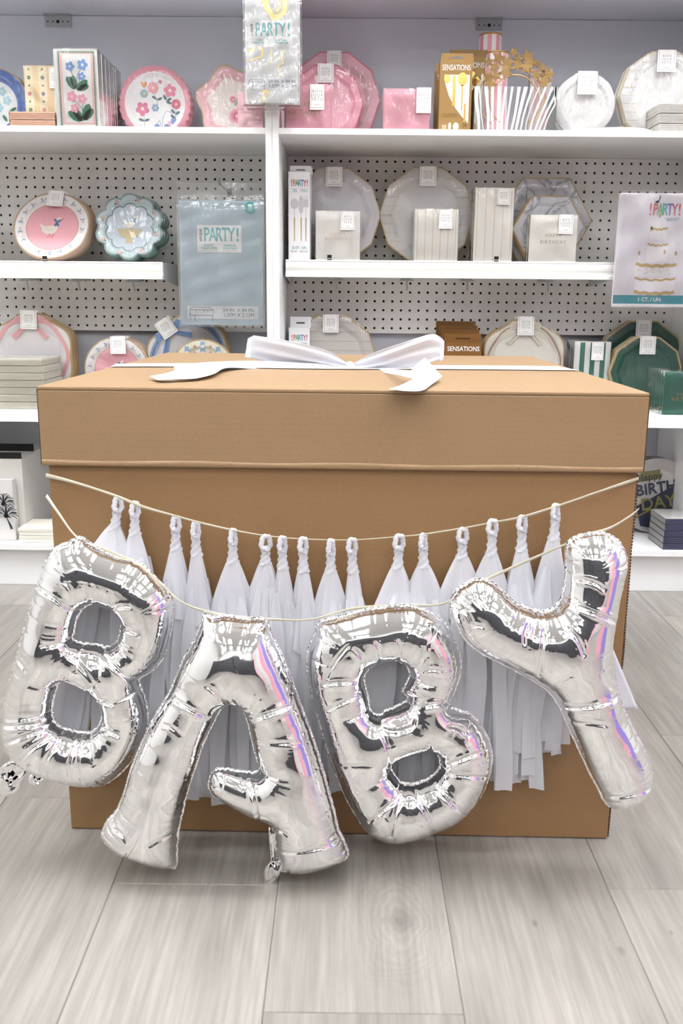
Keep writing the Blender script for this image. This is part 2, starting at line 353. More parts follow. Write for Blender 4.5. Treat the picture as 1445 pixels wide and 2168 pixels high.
def peg_shelf(label, x0, x1, ztop, arms):
    Yf = 2.57; t = thing('wall_shelf', label, 'shelf', ((x0+x1)/2, Yf, ztop-.046)); w = (x1-x0)/2
    z = .046; mb = MB(); mb.box(-w+.004, w-.004, .012, YB-Yf-.002, z-.014, z, MOULD); mb.build('shelf_board', t, bevel=.001)
    prof = [(0.012, z), (.004, z), (0.003, z-.004), (.005, z-.005), (.003, z-.009), (.001, z-.016), (.001, z-.022), (.004, z-.029), (.004, z-.033), (-.006, z-.037), (-.007, z-.046), (.012, z-.046)]
    n = len(prof); mb = MB(); vs = [(-w, y, zz) for y, zz in prof]+[(w, y, zz) for y, zz in prof]
    mb.add(vs, [(i, (i+1) % n, n+(i+1) % n, n+i) for i in range(n)]+[list(range(n))[::-1], list(range(n, 2*n))], MOULD)
    mb.build('front_moulding', t, bevel=.0006)
    for s in (-1, 1):
        mb = MB(); x = s*(w-.001)
        vs = [(x, .012, z), (x, YB-Yf-.003, z), (x, YB-Yf-.003, z-.06), (x, .012, z-.046)]; vs += [(v[0]-s*.003, v[1], v[2]) for v in vs]
        mb.add(vs, [(0, 1, 2, 3), (7, 6, 5, 4), (0, 4, 5, 1), (1, 5, 6, 2), (2, 6, 7, 3), (3, 7, 4, 0)], mat('clear_grey_bracket', '#b9c0c0', .3))
        mb.build('end_cap', t)
    for px in arms:
        p = onY(px, 600, YB)[0]-(x0+x1)/2; mb = MB()
        mb.box(p-.011, p+.011, .13, YB-Yf-.004, -.0, .0315, GREYM); mb.box(p-.02, p+.02, YB-Yf-.1, YB-Yf-.094, -.004, .0, GREYM)
        mb.tube([(p, YB-Yf-.097, -.002), (p+.002, YB-Yf-.09, -.03)], .002, GREYM); mb.build('bracket', t)
    return t
peg_shelf('white moulded shelf on the left pegboard, holding goose plates', -1.36, -.501, .890, [80, 185, 297])
peg_shelf('white moulded shelf on the right pegboard, holding white and gold tableware', -.1665, .7228, .900, [712, 856, 980, 1145])

# ---------------------------------------------------------------- big cardboard box
def card_mat(name, c, dark):
    m = bpy.data.materials.new(name); m.use_nodes = True; nt = m.node_tree; N = nt.nodes.new; L = nt.links.new; b = nt.nodes['Principled BSDF']
    tc = N('ShaderNodeTexCoord')
    def nz(scale, sc, d=3):
        mp = N('ShaderNodeMapping'); mp.inputs['Scale'].default_value = sc; L(tc.outputs['Object'], mp.inputs[0])
        n = N('ShaderNodeTexNoise'); n.inputs['Scale'].default_value = scale; n.inputs['Detail'].default_value = d; L(mp.outputs[0], n.inputs['Vector']); return n
    a = nz(220, (1, 1, 2.5)); p = nz(3, (1, 1, 4)); s = nz(330, (1, 1, 1), 0)
    def rng(src, a_, b_, lo, hi):
        r = N('ShaderNodeMapRange'); r.inputs[1].default_value = a_; r.inputs[2].default_value = b_; r.inputs[3].default_value = lo; r.inputs[4].default_value = hi; L(src, r.inputs[0]); return r.outputs[0]
    cur = rng(a.outputs[0], .3, .7, .93, 1.05)
    for q in (rng(p.outputs[0], .3, .7, .97, 1.03), rng(s.outputs[0], .16, .2, .7, 1)):
        mu = N('ShaderNodeMath'); mu.operation = 'MULTIPLY'; L(cur, mu.inputs[0]); L(q, mu.inputs[1]); cur = mu.outputs[0]
    mx = N('ShaderNodeMix'); mx.data_type = 'RGBA'; mx.blend_type = 'MULTIPLY'; mx.inputs[0].default_value = 1; mx.inputs[6].default_value = lin(c); L(cur, mx.inputs[7])
    L(mx.outputs[2], b.inputs['Base Color']); b.inputs['Roughness'].default_value = .5; b.inputs['Specular IOR Level'].default_value = .55
    w = N('ShaderNodeTexWave'); w.bands_direction = 'Z'; w.inputs['Scale'].default_value = 38; w.inputs['Distortion'].default_value = .6; L(tc.outputs['Object'], w.inputs['Vector'])
    bp = N('ShaderNodeBump'); bp.inputs['Strength'].default_value = .05; bp.inputs['Distance'].default_value = .001; L(w.outputs[0], bp.inputs['Height']); L(bp.outputs[0], b.inputs['Normal'])
    return m
CARD = card_mat('kraft_cardboard', '#9a7750', 0); CARDL = card_mat('kraft_cardboard_lid', '#a0825f', 0); EDGE = mat('corrugated_edge', '#5a4026', .8, bump=(400, .8, .002)); HEM = CARDL
BYAW = -.0141; BW = .8155; BD = .84
def tag_box():
    t = thing('cardboard_box', 'very large brown kraft cardboard box standing on the grey plank floor', 'box', (-.413, 1.2536, 0), BYAW)
    mb = MB(); N = 40; th = .005; T = .667                     # walls with slightly wavy panels
    def wav(u, k): return .0012*math.sin(u*9+k)
    mb.box(0.001, BW-.001, .0, th, 0.001, T, CARD); mb.box(0.001, BW-.001, BD-th, BD, 0.001, T, CARD)
    mb.box(0, th, th+.0005, BD-th, 0.001, T, CARD); mb.box(BW-th, BW, .0008, BD-th, 0.001, T, CARD); mb.box(th, BW-th, th, BD-th, 0.001, .006, CARD)
    mb.build('walls', t, bevel=.002)
    mb = MB()                                                   # raw fluted edge down the right front corner
    zz = [0.004+i*.0045 for i in range(124)]
    for i, z in enumerate(zz): mb.box(BW-.0005, BW+.0018+.0012*math.sin(i*.21)*math.sin(i*.037), .001, .0055, z, z+.0028, EDGE)
    mb.build('fluted_edge', t)
    t2 = thing('box_lid', 'deep brown cardboard lid closing the large box, white ribbon over its top', 'lid', (-.418, 1.2446, .565), BYAW)
    W = .825; D = .86; Hh = .108; mb = MB()
    mb.box(0, W, 0, D, Hh-.005, Hh, CARDL); mb.box(.0, W, 0, .0055, 0, Hh-.0052, CARDL); mb.box(0, W, D-.0055, D, 0, Hh-.0052, CARDL)
    mb.box(-.0018, .0035, .009, D-.006, .0, Hh-.003, CARDL); mb.box(W-.0035, W+.0028, .009, D-.006, 0, Hh-.003, CARDL)
    mb.build('lid_panels', t2, bevel=.0015)
    for nm, xx in (('layered_corner', -.0016), ('layered_corner', W+.0002)):
        mb = MB(); mb.box(xx, xx+.0016, .0025, .0045, .0, Hh-.004, EDGE); mb.box(xx-.0005*(xx < 0), xx+.0018, .0062, .0088, .001, Hh-.004, CARDL); mb.build(nm, t2)
    R = random.Random(3); n = 90; vs = []; prof = [(.0002, .0076), (-.0005, .0070), (-.0012, .0045), (-.0011, .001), (.0, -.0003), (.004, .0002)]
    ph = [R.random()*6 for _ in range(4)]
    for i in range(n+1):
        u = i/n; a = .0009*math.sin(u*31+ph[0])+.0008*math.sin(u*57+ph[1])*math.sin(u*9); b = .0010*math.sin(u*23+ph[2])
        for y, z in prof: vs.append((u*(W-.002)+.001, y*(1+250*a*.5)-.0003, z+b*(z > .003)*.9-.0004))
    k = len(prof); mb = MB(); mb.add(vs, [(i*k+j, (i+1)*k+j, (i+1)*k+j+1, i*k+j+1) for i in range(n) for j in range(k-1)], HEM)
    mb.build('folded_hem', t2, True)
tag_box()
SATIN = mat('white_satin_ribbon', '#d3d4da', .38, spec=.4, bump=(120, .05))
ZL = .6735
def bow():
    t = thing('ribbon_bow', 'white satin ribbon tied in a bow on top of the cardboard lid', 'ribbon bow', tuple(onZ(738, 780, ZL)+[0, 0, .0]))
    o3 = np.array(t.location)
    def P(x, y, Y): return onY(x, y, Y)-o3
    yb = onZ(738, 778, ZL)[1]
    # band across the lid
    def Z(x, y, dz=.0012): return onZ(x, y, ZL+dz)-o3
    A = [Z(246, 770), Z(400, 769), Z(560, 771), Z(738, 773), Z(900, 773), Z(1080, 774), Z(1178, 775.5)]
    B = [Z(234, 776), Z(400, 776), Z(560, 779), Z(738, 781), Z(900, 781), Z(1080, 782.5), Z(1226, 784)]
    sheet(A, B, SATIN, 'ribbon_band', t)
    q = yb
    def loop(name, up, lo, upb, lob):
        mb = MB(); sheet([P(*p) for p in up], [P(*p) for p in lo], SATIN, '', into=mb, cols=18, wave=.003)
        sheet([P(*p) for p in upb], [P(*p) for p in lob], SATIN, '', into=mb, cols=18, wave=.003)
        o = mb.build(name, t, True); s = o.modifiers.new('solid', 'SOLIDIFY'); s.thickness = .0005
    loop('loop', [(736, 771, q-.012), (690, 743, q-.03), (620, 722, q-.035), (536, 711, q-.02)], [(736, 779, q-.012), (690, 779, q-.02), (610, 774, q-.02), (531, 756, q-.01)],
         [(536, 711, q-.02), (528, 722, q+.02), (600, 727, q+.045), (736, 769, q+.005)], [(531, 756, q-.01), (522, 758, q+.02), (600, 768, q+.035), (736, 778, q+.005)])
    loop('loop', [(746, 771, q-.012), (800, 745, q-.03), (860, 722, q-.03), (910, 709, q-.02), (931, 713, q-.005)], [(746, 780, q-.012), (800, 784, q-.02), (858, 778, q-.018), (905, 768, q-.012), (930, 762, q-.002)],
         [(931, 713, q-.005), (936, 730, q+.03), (860, 742, q+.045), (790, 760, q+.02), (746, 771, q+.005)], [(930, 762, q-.002), (934, 764, q+.03), (860, 772, q+.04), (790, 776, q+.02), (746, 779, q+.005)])
    def tail(A, B):
        sheet([P(*p) for p in A], [P(*p) for p in B], SATIN, 'tail', t, cols=8)
    fy = lambda x, y: onZ(x, y, ZL+.002)[1]
    tail([(733, 772, q-.014), (640, 768, q-.03), (540, 764, q-.03), (450, 766, q-.03), (395, 771, fy(395, 785)), (369, 776, fy(369, 797)), (366, 786, fy(366, 803)), (315, 797, fy(315, 800))],
         [(733, 782, q-.016), (640, 784, q-.045), (540, 781, q-.05), (480, 779, fy(480, 784)), (452, 792, fy(452, 797)), (415, 801, fy(415, 804)), (375, 803, fy(375, 806)), (334, 804, fy(334, 808))])
    F = lambda x, y, yy, d=0: (x, y, fy(x, yy)+d)
    tail([(745, 773, q-.016), (800, 779, q-.03), (850, 783, F(0, 0, 797)[2]), (872, 785, F(0, 0, 803)[2])], [(745, 781, q-.018), (800, 788, q-.04), (845, 795, F(0, 0, 803)[2]), (866, 800, F(0, 0, 806)[2])])
    tail([F(858, 797, 806), F(880, 773, 806), F(899, 757, 804)], [F(886, 806, 812), F(912, 802, 808), F(936, 797, 804)])
    tail([F(880, 797, 811, -.001), F(866, 806, 814, -.001), F(848, 815, 818, -.001), F(822, 824, 824)], [F(935, 798, 805, -.001), F(916, 812, 814, -.001), F(893, 827, 827, -.001), F(856, 828, 828)])
    mb = MB(); c = P(740, 775, q-.012)
    import itertools
    vs = []; n = 12
    for i in range(9):
        a = -PI/2+PI*i/8
        for j in range(n): b = 2*PI*j/n; vs.append(c+np.array([.0085*math.cos(a)*math.cos(b)*(1+.1*math.sin(3*b)), .011*math.cos(a)*math.sin(b), .0085*math.sin(a)]))
    mb.add(vs, [(i*n+j, i*n+(j+1) % n, (i+1)*n+(j+1) % n, (i+1)*n+j) for i in range(8) for j in range(n)], SATIN)
    mb.build('knot', t, True)
bow()

# ---------------------------------------------------------------- garland ribbons
CREAMR = mat('cream_satin_cord', '#e3dcc6', .4)
def strand(name, label, pts, w, twist, wf=lambda u: 1):
    P = [onY(*p) for p in pts]; c = catmull(P, 10); k = len(c); A = []; B = []
    for i in range(k):
        t = c[min(i+1, k-1)]-c[max(i-1, 0)]; t /= np.linalg.norm(t); n = np.cross(t, [0, -1, 0]); n /= np.linalg.norm(n); b = np.cross(t, n)
        a = twist[0]+twist[1]*i/k; hw = w/2
        hw = w/2*wf(i/k); d = n*math.cos(a)+b*math.sin(a); A.append(c[i]+d*hw); B.append(c[i]-d*hw)
    o0 = c[0]; mb = MB(); vs = []
    for i in range(k): vs += [A[i]-o0, B[i]-o0]
    mb.add(vs, [(2*i, 2*i+1, 2*i+3, 2*i+2) for i in range(k-1)], CREAMR)
    o = mb.build(name, None, True, loc=o0); s = o.modifiers.new('solid', 'SOLIDIFY'); s.thickness = .0004; s.offset = 0
    return tag(o, label, 'ribbon')
strand('garland_ribbon', 'thin cream ribbon strung across the box front, carrying the white tassels',
       [(97, 1006, 1.2515), (160, 1022, 1.236), (240, 1048, 1.224), (300, 1072, 1.222), (371, 1092, 1.222), (430, 1108, 1.222), (492, 1122, 1.222), (562, 1134, 1.222), (641, 1141, 1.222), (745, 1143, 1.222), (845, 1136, 1.221), (897, 1131, 1.22),
        (980, 1118, 1.22), (1043, 1106, 1.219), (1106, 1094, 1.218), (1177, 1072, 1.217), (1270, 1040, 1.222), (1330, 1020, 1.235), (1351, 1013, 1.2395)], .0062, (.1, .3), lambda u: .22+.78*abs(2*u-1)**1.2*(.75+.25*math.cos(u*40)))
strand('garland_ribbon', 'thin cream ribbon holding up the silver letter balloons in front of the tassels',
       [(98, 1049, 1.2515), (125, 1088, 1.225), (162, 1136, 1.19), (215, 1160, 1.182), (290, 1195, 1.178), (345, 1240, 1.176), (380, 1272, 1.17), (430, 1293, 1.165), (500, 1306, 1.165), (590, 1312, 1.165), (660, 1311, 1.168), (750, 1288, 1.176), (860, 1282, 1.178), (935, 1279, 1.175), (985, 1250, 1.17), (1020, 1231, 1.165),
        (1105, 1192, 1.172), (1195, 1153, 1.165), (1240, 1132, 1.162), (1290, 1118, 1.17), (1330, 1095, 1.21), (1352, 1077, 1.2395)], .0055, (.1, .4), lambda u: .5+.4*math.cos(u*17)**2)

# ---------------------------------------------------------------- tissue tassels
def tissue_mat():
    m = bpy.data.materials.new('white_tissue'); m.use_nodes = True; nt = m.node_tree; nt.nodes.clear(); N = nt.nodes.new; L = nt.links.new
    o = N('ShaderNodeOutputMaterial'); d = N('ShaderNodeBsdfDiffuse'); t = N('ShaderNodeBsdfTranslucent'); mx = N('ShaderNodeMixShader')
    d.inputs[0].default_value = lin('#e9e9ee'); t.inputs[0].default_value = lin('#e9e9ee'); mx.inputs[0].default_value = .3
    tc = N('ShaderNodeTexCoord'); mp = N('ShaderNodeMapping'); mp.inputs['Scale'].default_value = (1, 1, .25); n = N('ShaderNodeTexNoise'); n.inputs['Scale'].default_value = 60; n.inputs['Detail'].default_value = 4
    b = N('ShaderNodeBump'); b.inputs['Strength'].default_value = .35; b.inputs['Distance'].default_value = .0015
    L(tc.outputs['Object'], mp.inputs[0]); L(mp.outputs[0], n.inputs['Vector']); L(n.outputs[0], b.inputs['Height']); L(b.outputs[0], d.inputs['Normal'])
    L(d.outputs[0], mx.inputs[1]); L(t.outputs[0], mx.inputs[2]); L(mx.outputs[0], o.inputs[0]); return m
TISSUE = tissue_mat()
def tassel(px, py, wpx, bottom, lean, seed, label):
    R = random.Random(seed); Y = 1.2205-(px-700)*.000006; top = onY(px, py, Y); s = .000652
    t = thing('tissue_tassel', label, 'tassel', tuple(top), group='white tissue tassels along the garland')
    bot = onY(px, bottom, Y)[2]-top[2]; lz = -.011      # loop centre
    mb = MB(); pts = []; rr = []; ox = R.uniform(.4, 1)
    for i in range(26):                                  # twisted loop then rope neck
        a = PI*1.5+.45-2*(PI+.45-.0)*i/25*1.0
        pts.append((.0062*ox*math.cos(a)+.0008*math.sin(i), .0045*math.cos(a*.5), lz+.0085*math.sin(a)))
        rr.append(.0037+.0005*math.sin(i*2.3))
    mb.tube(pts, rr, TISSUE, 8)
    n = 14; k = 16; vs = []; nl = R.uniform(.024, .034)
    for i in range(k):
        u = i/(k-1); r = .0068-.0018*math.sin(u*PI)+.002*u; tw = i*.45
        for j in range(n):
            b = 2*PI*j/n; r2 = r*(1+.16*math.sin(3*(b+tw))+.07*math.sin(5*b-tw*2)); vs.append((r2*math.cos(b)+lean*u*.004, r2*.8*math.sin(b), lz-.006-nl*u))
    mb.add(vs, [(i*n+j, i*n+(j+1) % n, (i+1)*n+(j+1) % n, (i+1)*n+j) for i in range(k-1) for j in range(n)], TISSUE)
    mb.build('twisted_loop', t, True)
    z0 = lz-.004-nl; mb = MB(); W = wpx*s/2
    # shoulder: pleated skirt
    n = 40; k = 14; vs = []; SH = R.uniform(.085, .11)
    ph = [R.random()*6 for _ in range(5)]
    for i in range(k):
        u = i/(k-1); rx = .006+(W-.006)*(u**.8); ry = .005+.0075*u**.7
        for j in range(n):
            b = 2*PI*j/n; q = 1+(.12*math.sin(4*b+ph[0]+u*1.5)+.10*math.sin(7*b+ph[1]-u)+.05*math.sin(13*b+ph[2]))*(.4+u)
            vs.append((rx*q*math.cos(b)+lean*(.004+.012*u), max(-.0155, min(.0155, ry*q*math.sin(b))), z0+.004-SH*u-.02*u*(.5+.5*math.sin(2*b+ph[3]))))
    mb.add(vs, [(i*n+j, i*n+(j+1) % n, (i+1)*n+(j+1) % n, (i+1)*n+j) for i in range(k-1) for j in range(n)], TISSUE)
    # strips
    ns = 12
    for q in range(ns):
        fr = (q+.5)/ns; side = math.sin(q*2.4+ph[4]); yb = -.013+.026*((q*7) % ns)/ns
        xs = lean*.012+side*W*.72; xe = xs*1.0+side*W*R.uniform(.1, .6)+lean*.03+R.uniform(-.006, .006)
        w0 = R.uniform(.0095, .0135); zt = z0-R.uniform(.03, .05); ze = bot+R.uniform(0, .05)*(1 if q % 3 else .3)
        kk = 16; vs = []; f1 = R.uniform(1, 3); p1 = R.random()*6; tilt = R.uniform(-.3, .3)
        for i in range(kk):
            u = i/(kk-1); x = xs*.6+(xe-xs*.6)*u**.8+.003*math.sin(f1*u*PI+p1); z = zt+(ze-zt)*u; y = yb+.002*math.sin(4*u+p1)
            ang = tilt+.5*math.sin(u*3+p1); hw = w0*min(1, .3+u*3.2)
            for sgn in (-1, -.33, .33, 1):
                vs.append((x+sgn*hw*math.cos(ang), max(-.017, min(.0165, y+sgn*hw*math.sin(ang)*.35+.0012*math.cos(sgn*3+p1))), z+sgn*.002*tilt))
        mb.add(vs, [(i*4+j, i*4+j+1, (i+1)*4+j+1, (i+1)*4+j) for i in range(kk-1) for j in range(3)], TISSUE)
    mb.build('fringe', t, True); return t
TS = [(248, 1052, 150, 1610, -1.5, 'leftmost white tissue tassel, its top loop open and wide'),
      (284, 1062, 100, 1600, -.3, 'white tissue tassel second from the left, crowding the leftmost one'),
      (371, 1093, 84, 1640, -.2, 'white tissue tassel third from the left, above the first B balloon\'s right shoulder'),
      (413, 1105, 74, 1700, .1, 'slim white tissue tassel fourth from the left, beside the third'),
      (492, 1120, 112, 1650, -.1, 'broad white tissue tassel hanging right above the A balloon\'s peak'),
      (562, 1133, 98, 1640, -.2, 'white tissue tassel sixth from the left, first of three close together'),
      (597, 1136, 66, 1640, .1, 'narrow white tissue tassel in the middle of three close together'),
      (641, 1138, 66, 1660, .1, 'white tissue tassel last of three close together, left of the second B'),
      (700, 1142, 98, 1680, 0, 'white tissue tassel hanging at the middle of the garland, a full pleated skirt'),
      (745, 1140, 60, 1660, .4, 'thin white tissue tassel right of the middle one'),
      (845, 1132, 132, 1665, -.35, 'white tissue tassel behind the top of the second B balloon, left of a pair'),
      (896, 1130, 130, 1680, .35, 'white tissue tassel behind the top of the second B balloon, right of a pair'),
      (980, 1118, 112, 1665, -.1, 'white tissue tassel above the left arm tip of the Y balloon'),
      (1043, 1100, 120, 1665, 0, 'full white tissue tassel with an open loop, over the crook of the Y balloon'),
      (1106, 1092, 80, 1672, .2, 'white tissue tassel second from the right, in the crook of the Y'),
      (1177, 1067, 80, 1600, -.1, 'rightmost white tissue tassel, beside the Y balloon\'s right arm')]
for i, (x, y, wd, b, l, lab) in enumerate(TS): LAST = tassel(x, y, wd, b, l, 10+i, lab)
o3 = np.array(LAST.location); PS3 = lambda L_: [onY(*p)-o3 for p in L_]
sheet(PS3([(1225, 1180, 1.222), (1262, 1290, 1.222), (1300, 1380, 1.222), (1351, 1503, 1.222)]), PS3([(1205, 1180, 1.220), (1235, 1300, 1.220), (1262, 1390, 1.219), (1308, 1503, 1.218)]), TISSUE, 'stray_strip', LAST, thick=.0002)

# ---------------------------------------------------------------- foil letter balloons
def foil_mat():
    m = bpy.data.materials.new('silver_foil'); m.use_nodes = True; nt = m.node_tree; N = nt.nodes.new; L = nt.links.new; b = nt.nodes['Principled BSDF']
    b.inputs['Base Color'].default_value = (.93, .93, .935, 1); b.inputs['Metallic'].default_value = 1; b.inputs['Roughness'].default_value = .055
    tc = N('ShaderNodeTexCoord'); n = N('ShaderNodeTexNoise'); n.inputs['Scale'].default_value = 26; n.inputs['Detail'].default_value = 2; L(tc.outputs['Object'], n.inputs['Vector'])
    return m
FOIL = foil_mat()
def crop(pts, sc, ox, oy): return [(ox+x*sc, oy+y*sc) for x, y in pts]
def inside(px, py, polys):
    c = np.zeros(px.shape, bool)
    for P in polys:
        x0, y0 = P[:, 0], P[:, 1]; x1, y1 = np.roll(x0, -1), np.roll(y0, -1)
        for a, b, d, e in zip(x0, y0, x1, y1):
            if b == e: continue
            m = (b > py) != (e > py); c ^= m & (px < (d-a)*(py-b)/(e-b)+a)
    return c
def balloon(name, label, contours, Ytop, Ybot, creases, seed, tabs=(), kthick=.95, scal=1.0):
    rs = np.random.RandomState(seed); allp = np.array(sum(contours, []))
    yt, yb = allp[:, 1].min(), allp[:, 1].max()
    def P3(x, y): return onY(x, y, Ytop+(Ybot-Ytop)*(y-yt)/(yb-yt))
    o3 = P3(allp[:, 0].mean(), (yt+yb)/2); a = P3(700, yt); b = P3(700, yb); up = a-b; up[0] = 0; up /= np.linalg.norm(up); ex = np.array([1., 0, 0]); ny = np.cross(up, ex)
    if ny[1] < 0: ny = -ny
    loc = lambda x, y: (lambda d: (d@ex, d@up))(P3(x, y)-o3)
    polys = []; S = []; K = []; TY = []
    off = 0
    for ci, c in enumerate(contours):
        p = np.array([loc(*q) for q in c]); p = catmull(p, 6, True)
        seg = np.linalg.norm(np.roll(p, -1, 0)-p, axis=1); cs = np.concatenate([[0], np.cumsum(seg)]); Lc = cs[-1]; n = int(Lc/.001)
        t = np.linspace(0, Lc, n, endpoint=False); pc = np.vstack([p, p[:1]]); p = np.c_[np.interp(t, cs, pc[:, 0]), np.interp(t, cs, pc[:, 1])]
        for _ in range(25): p = .25*np.roll(p, 1, 0)+.5*p+.25*np.roll(p, -1, 0)
        d = np.roll(p, -4, 0)-np.roll(p, 4, 0); an = np.unwrap(np.arctan2(d[:, 1], d[:, 0])); k = (np.roll(an, -4)-np.roll(an, 4)); k = (k+PI) % (2*PI)-PI; k = k/.008
        ker = np.ones(17)/17; k = np.convolve(np.r_[k[-8:], np.abs(k) if 0 else k, k[:8]], ker, 'valid')
        polys.append(p); S.append(t+off); K.append(np.abs(k)); TY.append(np.full(n, ci)); off += Lc+1
    Q = np.vstack(polys).astype(np.float32); S = np.concatenate(S); K = np.concatenate(K); TY = np.concatenate(TY)
    st = .00125; mn = Q.min(0)-.006; mx = Q.max(0)+.006; nx = int((mx[0]-mn[0])/st)+1; nz = int((mx[1]-mn[1])/st)+1
    gx, gz = np.meshgrid(mn[0]+st*np.arange(nx), mn[1]+st*np.arange(nz), indexing='ij'); fx = gx.ravel().astype(np.float32); fz = gz.ravel().astype(np.float32)
    dist = np.empty(fx.size, np.float32); idx = np.empty(fx.size, int)
    for i in range(0, fx.size, 4000):
        dd = (fx[i:i+4000, None]-Q[None, :, 0])**2+(fz[i:i+4000, None]-Q[None, :, 1])**2; j = dd.argmin(1); idx[i:i+4000] = j; dist[i:i+4000] = np.sqrt(dd[np.arange(len(j)), j])
    ins = inside(gx, gz, [p[::3] for p in polys]).ravel(); sd = np.where(ins, -dist, dist).reshape(nx, nz)
    s = S[idx].reshape(nx, nz); k = K[idx].reshape(nx, nz); ty = TY[idx].reshape(nx, nz)
    # scallops: the seam gathers between pleats where it curves
    n1 = lambda f, ss: np.sin(ss*f+3*np.sin(ss*f*.37+seed))
    g = np.clip((k-4)/26, 0, 1)
    sc_l = .019; cell = s/sc_l+.35*np.sin(s*41+seed); fr = np.abs((cell % 1)-.5)*2               # 1 at the pleat
    valley = np.clip((fr-.62)/.38, 0, 1)**1.5
    ind = (.0011*valley*(.35+.65*g)+.0006*(1+np.sin(s*900))*g*.5)*scal
    sde = sd+ind+.0003*n1(260, s)
    flange = .0028; dom = sde < -flange
    u = np.zeros((nx, nz)); par = (np.add.outer(np.arange(nx), np.arange(nz)) % 2).astype(bool); m0 = dom & par; m1 = dom & ~par
    # start from a coarse guess
    u[dom] = (np.maximum(-sde[dom]-flange, 0)*.03)
    om = 1.94; h2 = st*st
    for it in range(420):
        for m in (m0, m1):
            nb = np.zeros_like(u); nb[1:-1, 1:-1] = u[2:, 1:-1]+u[:-2, 1:-1]+u[1:-1, 2:]+u[1:-1, :-2]
            u = np.where(m, u+om*((nb+h2)/4-u), u)
    h = np.sqrt(np.maximum(2*u, 0))*kthick; d = np.maximum(-sde-flange, 0)
    hw = np.maximum(h, .004)
    # fine ribs growing from the curved seams
    lam = .0052; rc = s/lam+1.1*np.sin(s*73)+.8*np.sin(s*31+1); ribn = np.floor(rc); rnd = (np.sin(ribn*12.9898+seed)*43758.5453) % 1
    Lr = (.012+.040*rnd**1.2)*(.3+.7*g)*np.where(ty > 0, 1.15, .9); env = np.clip(1-d/Lr, 0, 1)**.6*np.clip(d/.006, .15, 1)
    rib = -.00072*np.abs(np.sin(PI*rc))**.8*env*(.25+.75*g)
    # larger gathers
    ge = np.exp(-d/(.007+.016*g)); bulge = -.0042*valley*ge*(.3+.7*g)
    fold = -.0016*np.exp(-((fr-1)/.09)**2)*np.clip(1-d/.045, 0, 1)*g*((np.sin(np.floor(cell+.5)*7.13+seed) > -.3))
    H_ = h+rib+bulge+fold
    for cr in creases:
        (x0, y0), (x1, y1) = loc(*cr[0]), loc(*cr[1]); dp = cr[2] if len(cr) > 2 else .002
        L2 = (x1-x0)**2+(y1-y0)**2; tt = ((gx-x0)*(x1-x0)+(gz-y0)*(y1-y0))/L2; tc_ = np.clip(tt, 0, 1)
        curv = .004*np.sin(tc_*PI)                                # creases bow slightly
        nxn, nyn = -(y1-y0)/math.sqrt(L2), (x1-x0)/math.sqrt(L2)
        ds = (gx-x0-tt*(x1-x0))*nxn+(gz-y0-tt*(y1-y0))*nyn-curv; endf = np.clip(1-np.maximum(np.abs(tt-.5)-.45, 0)*12, 0, 1)
        H_ -= dp*np.exp(-(ds/.0022)**2)*endf
        H_ += dp*.35*np.exp(-(np.abs(ds)-.005)**2/.000009)*endf
        H_ -= .00030*np.abs(np.sin(ds/.0016))*np.exp(-(ds/.012)**2)*endf*(.5+.5*np.sin(tt*23+seed))
    for _ in range(7):
        a1 = rs.rand()*PI; wl = rs.uniform(.03, .09); H_ += .00018*np.sin((gx*math.cos(a1)+gz*math.sin(a1))/wl*2*PI+rs.rand()*6)*np.clip(h/.02, 0, 1)
    H_ = np.where(dom, np.maximum(H_, h*.25+.0002), .0002)
    cz = .0009*n1(500, s)*np.clip(-(-sde-flange)/flange, 0, 1)*(sde > -flange)   # crinkled flange
    F = H_+0; B = np.where(dom, np.maximum(h+rib*.5+bulge*.5, .0002), .0002)*.92
    # marching squares on sde
    vid = {}; V = []
    inn = sde < 0; I, J = np.nonzero(inn); gid = -np.ones((nx, nz), int); gid[I, J] = np.arange(len(I))
    VX = list(gx[I, J]); VZ = list(gz[I, J]); VF = list((F-cz)[I, J]); VB = list((B+cz)[I, J]); VC = len(VX); faces = []
    cells = inn[:-1, :-1].astype(int)+inn[1:, :-1]+inn[1:, 1:]+inn[:-1, 1:]
    full = np.argwhere(cells == 4); A_ = gid[full[:, 0], full[:, 1]]; B_ = gid[full[:, 0]+1, full[:, 1]]; C_ = gid[full[:, 0]+1, full[:, 1]+1]; D_ = gid[full[:, 0], full[:, 1]+1]
    faces = np.c_[A_, B_, C_, D_].tolist(); edge = {}
    for (i, j) in np.argwhere((cells > 0) & (cells < 4)):
        cs = [(i, j), (i+1, j), (i+1, j+1), (i, j+1)]; poly = []
        for q in range(4):
            p0, p1 = cs[q], cs[(q+1) % 4]
            if inn[p0]: poly.append(int(gid[p0]))
            if inn[p0] != inn[p1]:
                key = (min(p0, p1), max(p0, p1))
                if key not in edge:
                    a_, b_ = sde[p0], sde[p1]; t_ = a_/(a_-b_); edge[key] = VC
                    VX.append(gx[p0]*(1-t_)+gx[p1]*t_); VZ.append(gz[p0]*(1-t_)+gz[p1]*t_); c_ = cz[p0 if inn[p0] else p1]; VF.append(-c_); VB.append(c_); VC += 1
                poly.append(edge[key])
        if len(poly) >= 3: faces.append(poly)
    VX = np.array(VX); VZ = np.array(VZ); VF = np.array(VF); VB = np.array(VB); nf = VC; rim = set(edge.values())
    co = np.zeros((2*VC, 3)); co[:VC] = VX[:, None]*ex+VZ[:, None]*up-VF[:, None]*ny; co[VC:] = VX[:, None]*ex+VZ[:, None]*up+VB[:, None]*ny
    bm = {i: (i if i in rim else i+VC) for i in range(VC)}
    allf = [f[::-1] for f in faces] + [[bm[i] for i in f] for f in faces]
    # which winding faces the viewer: outward normals
    me = bpy.data.meshes.new(name); me.from_pydata(co.tolist(), [], allf); me.materials.append(FOIL)
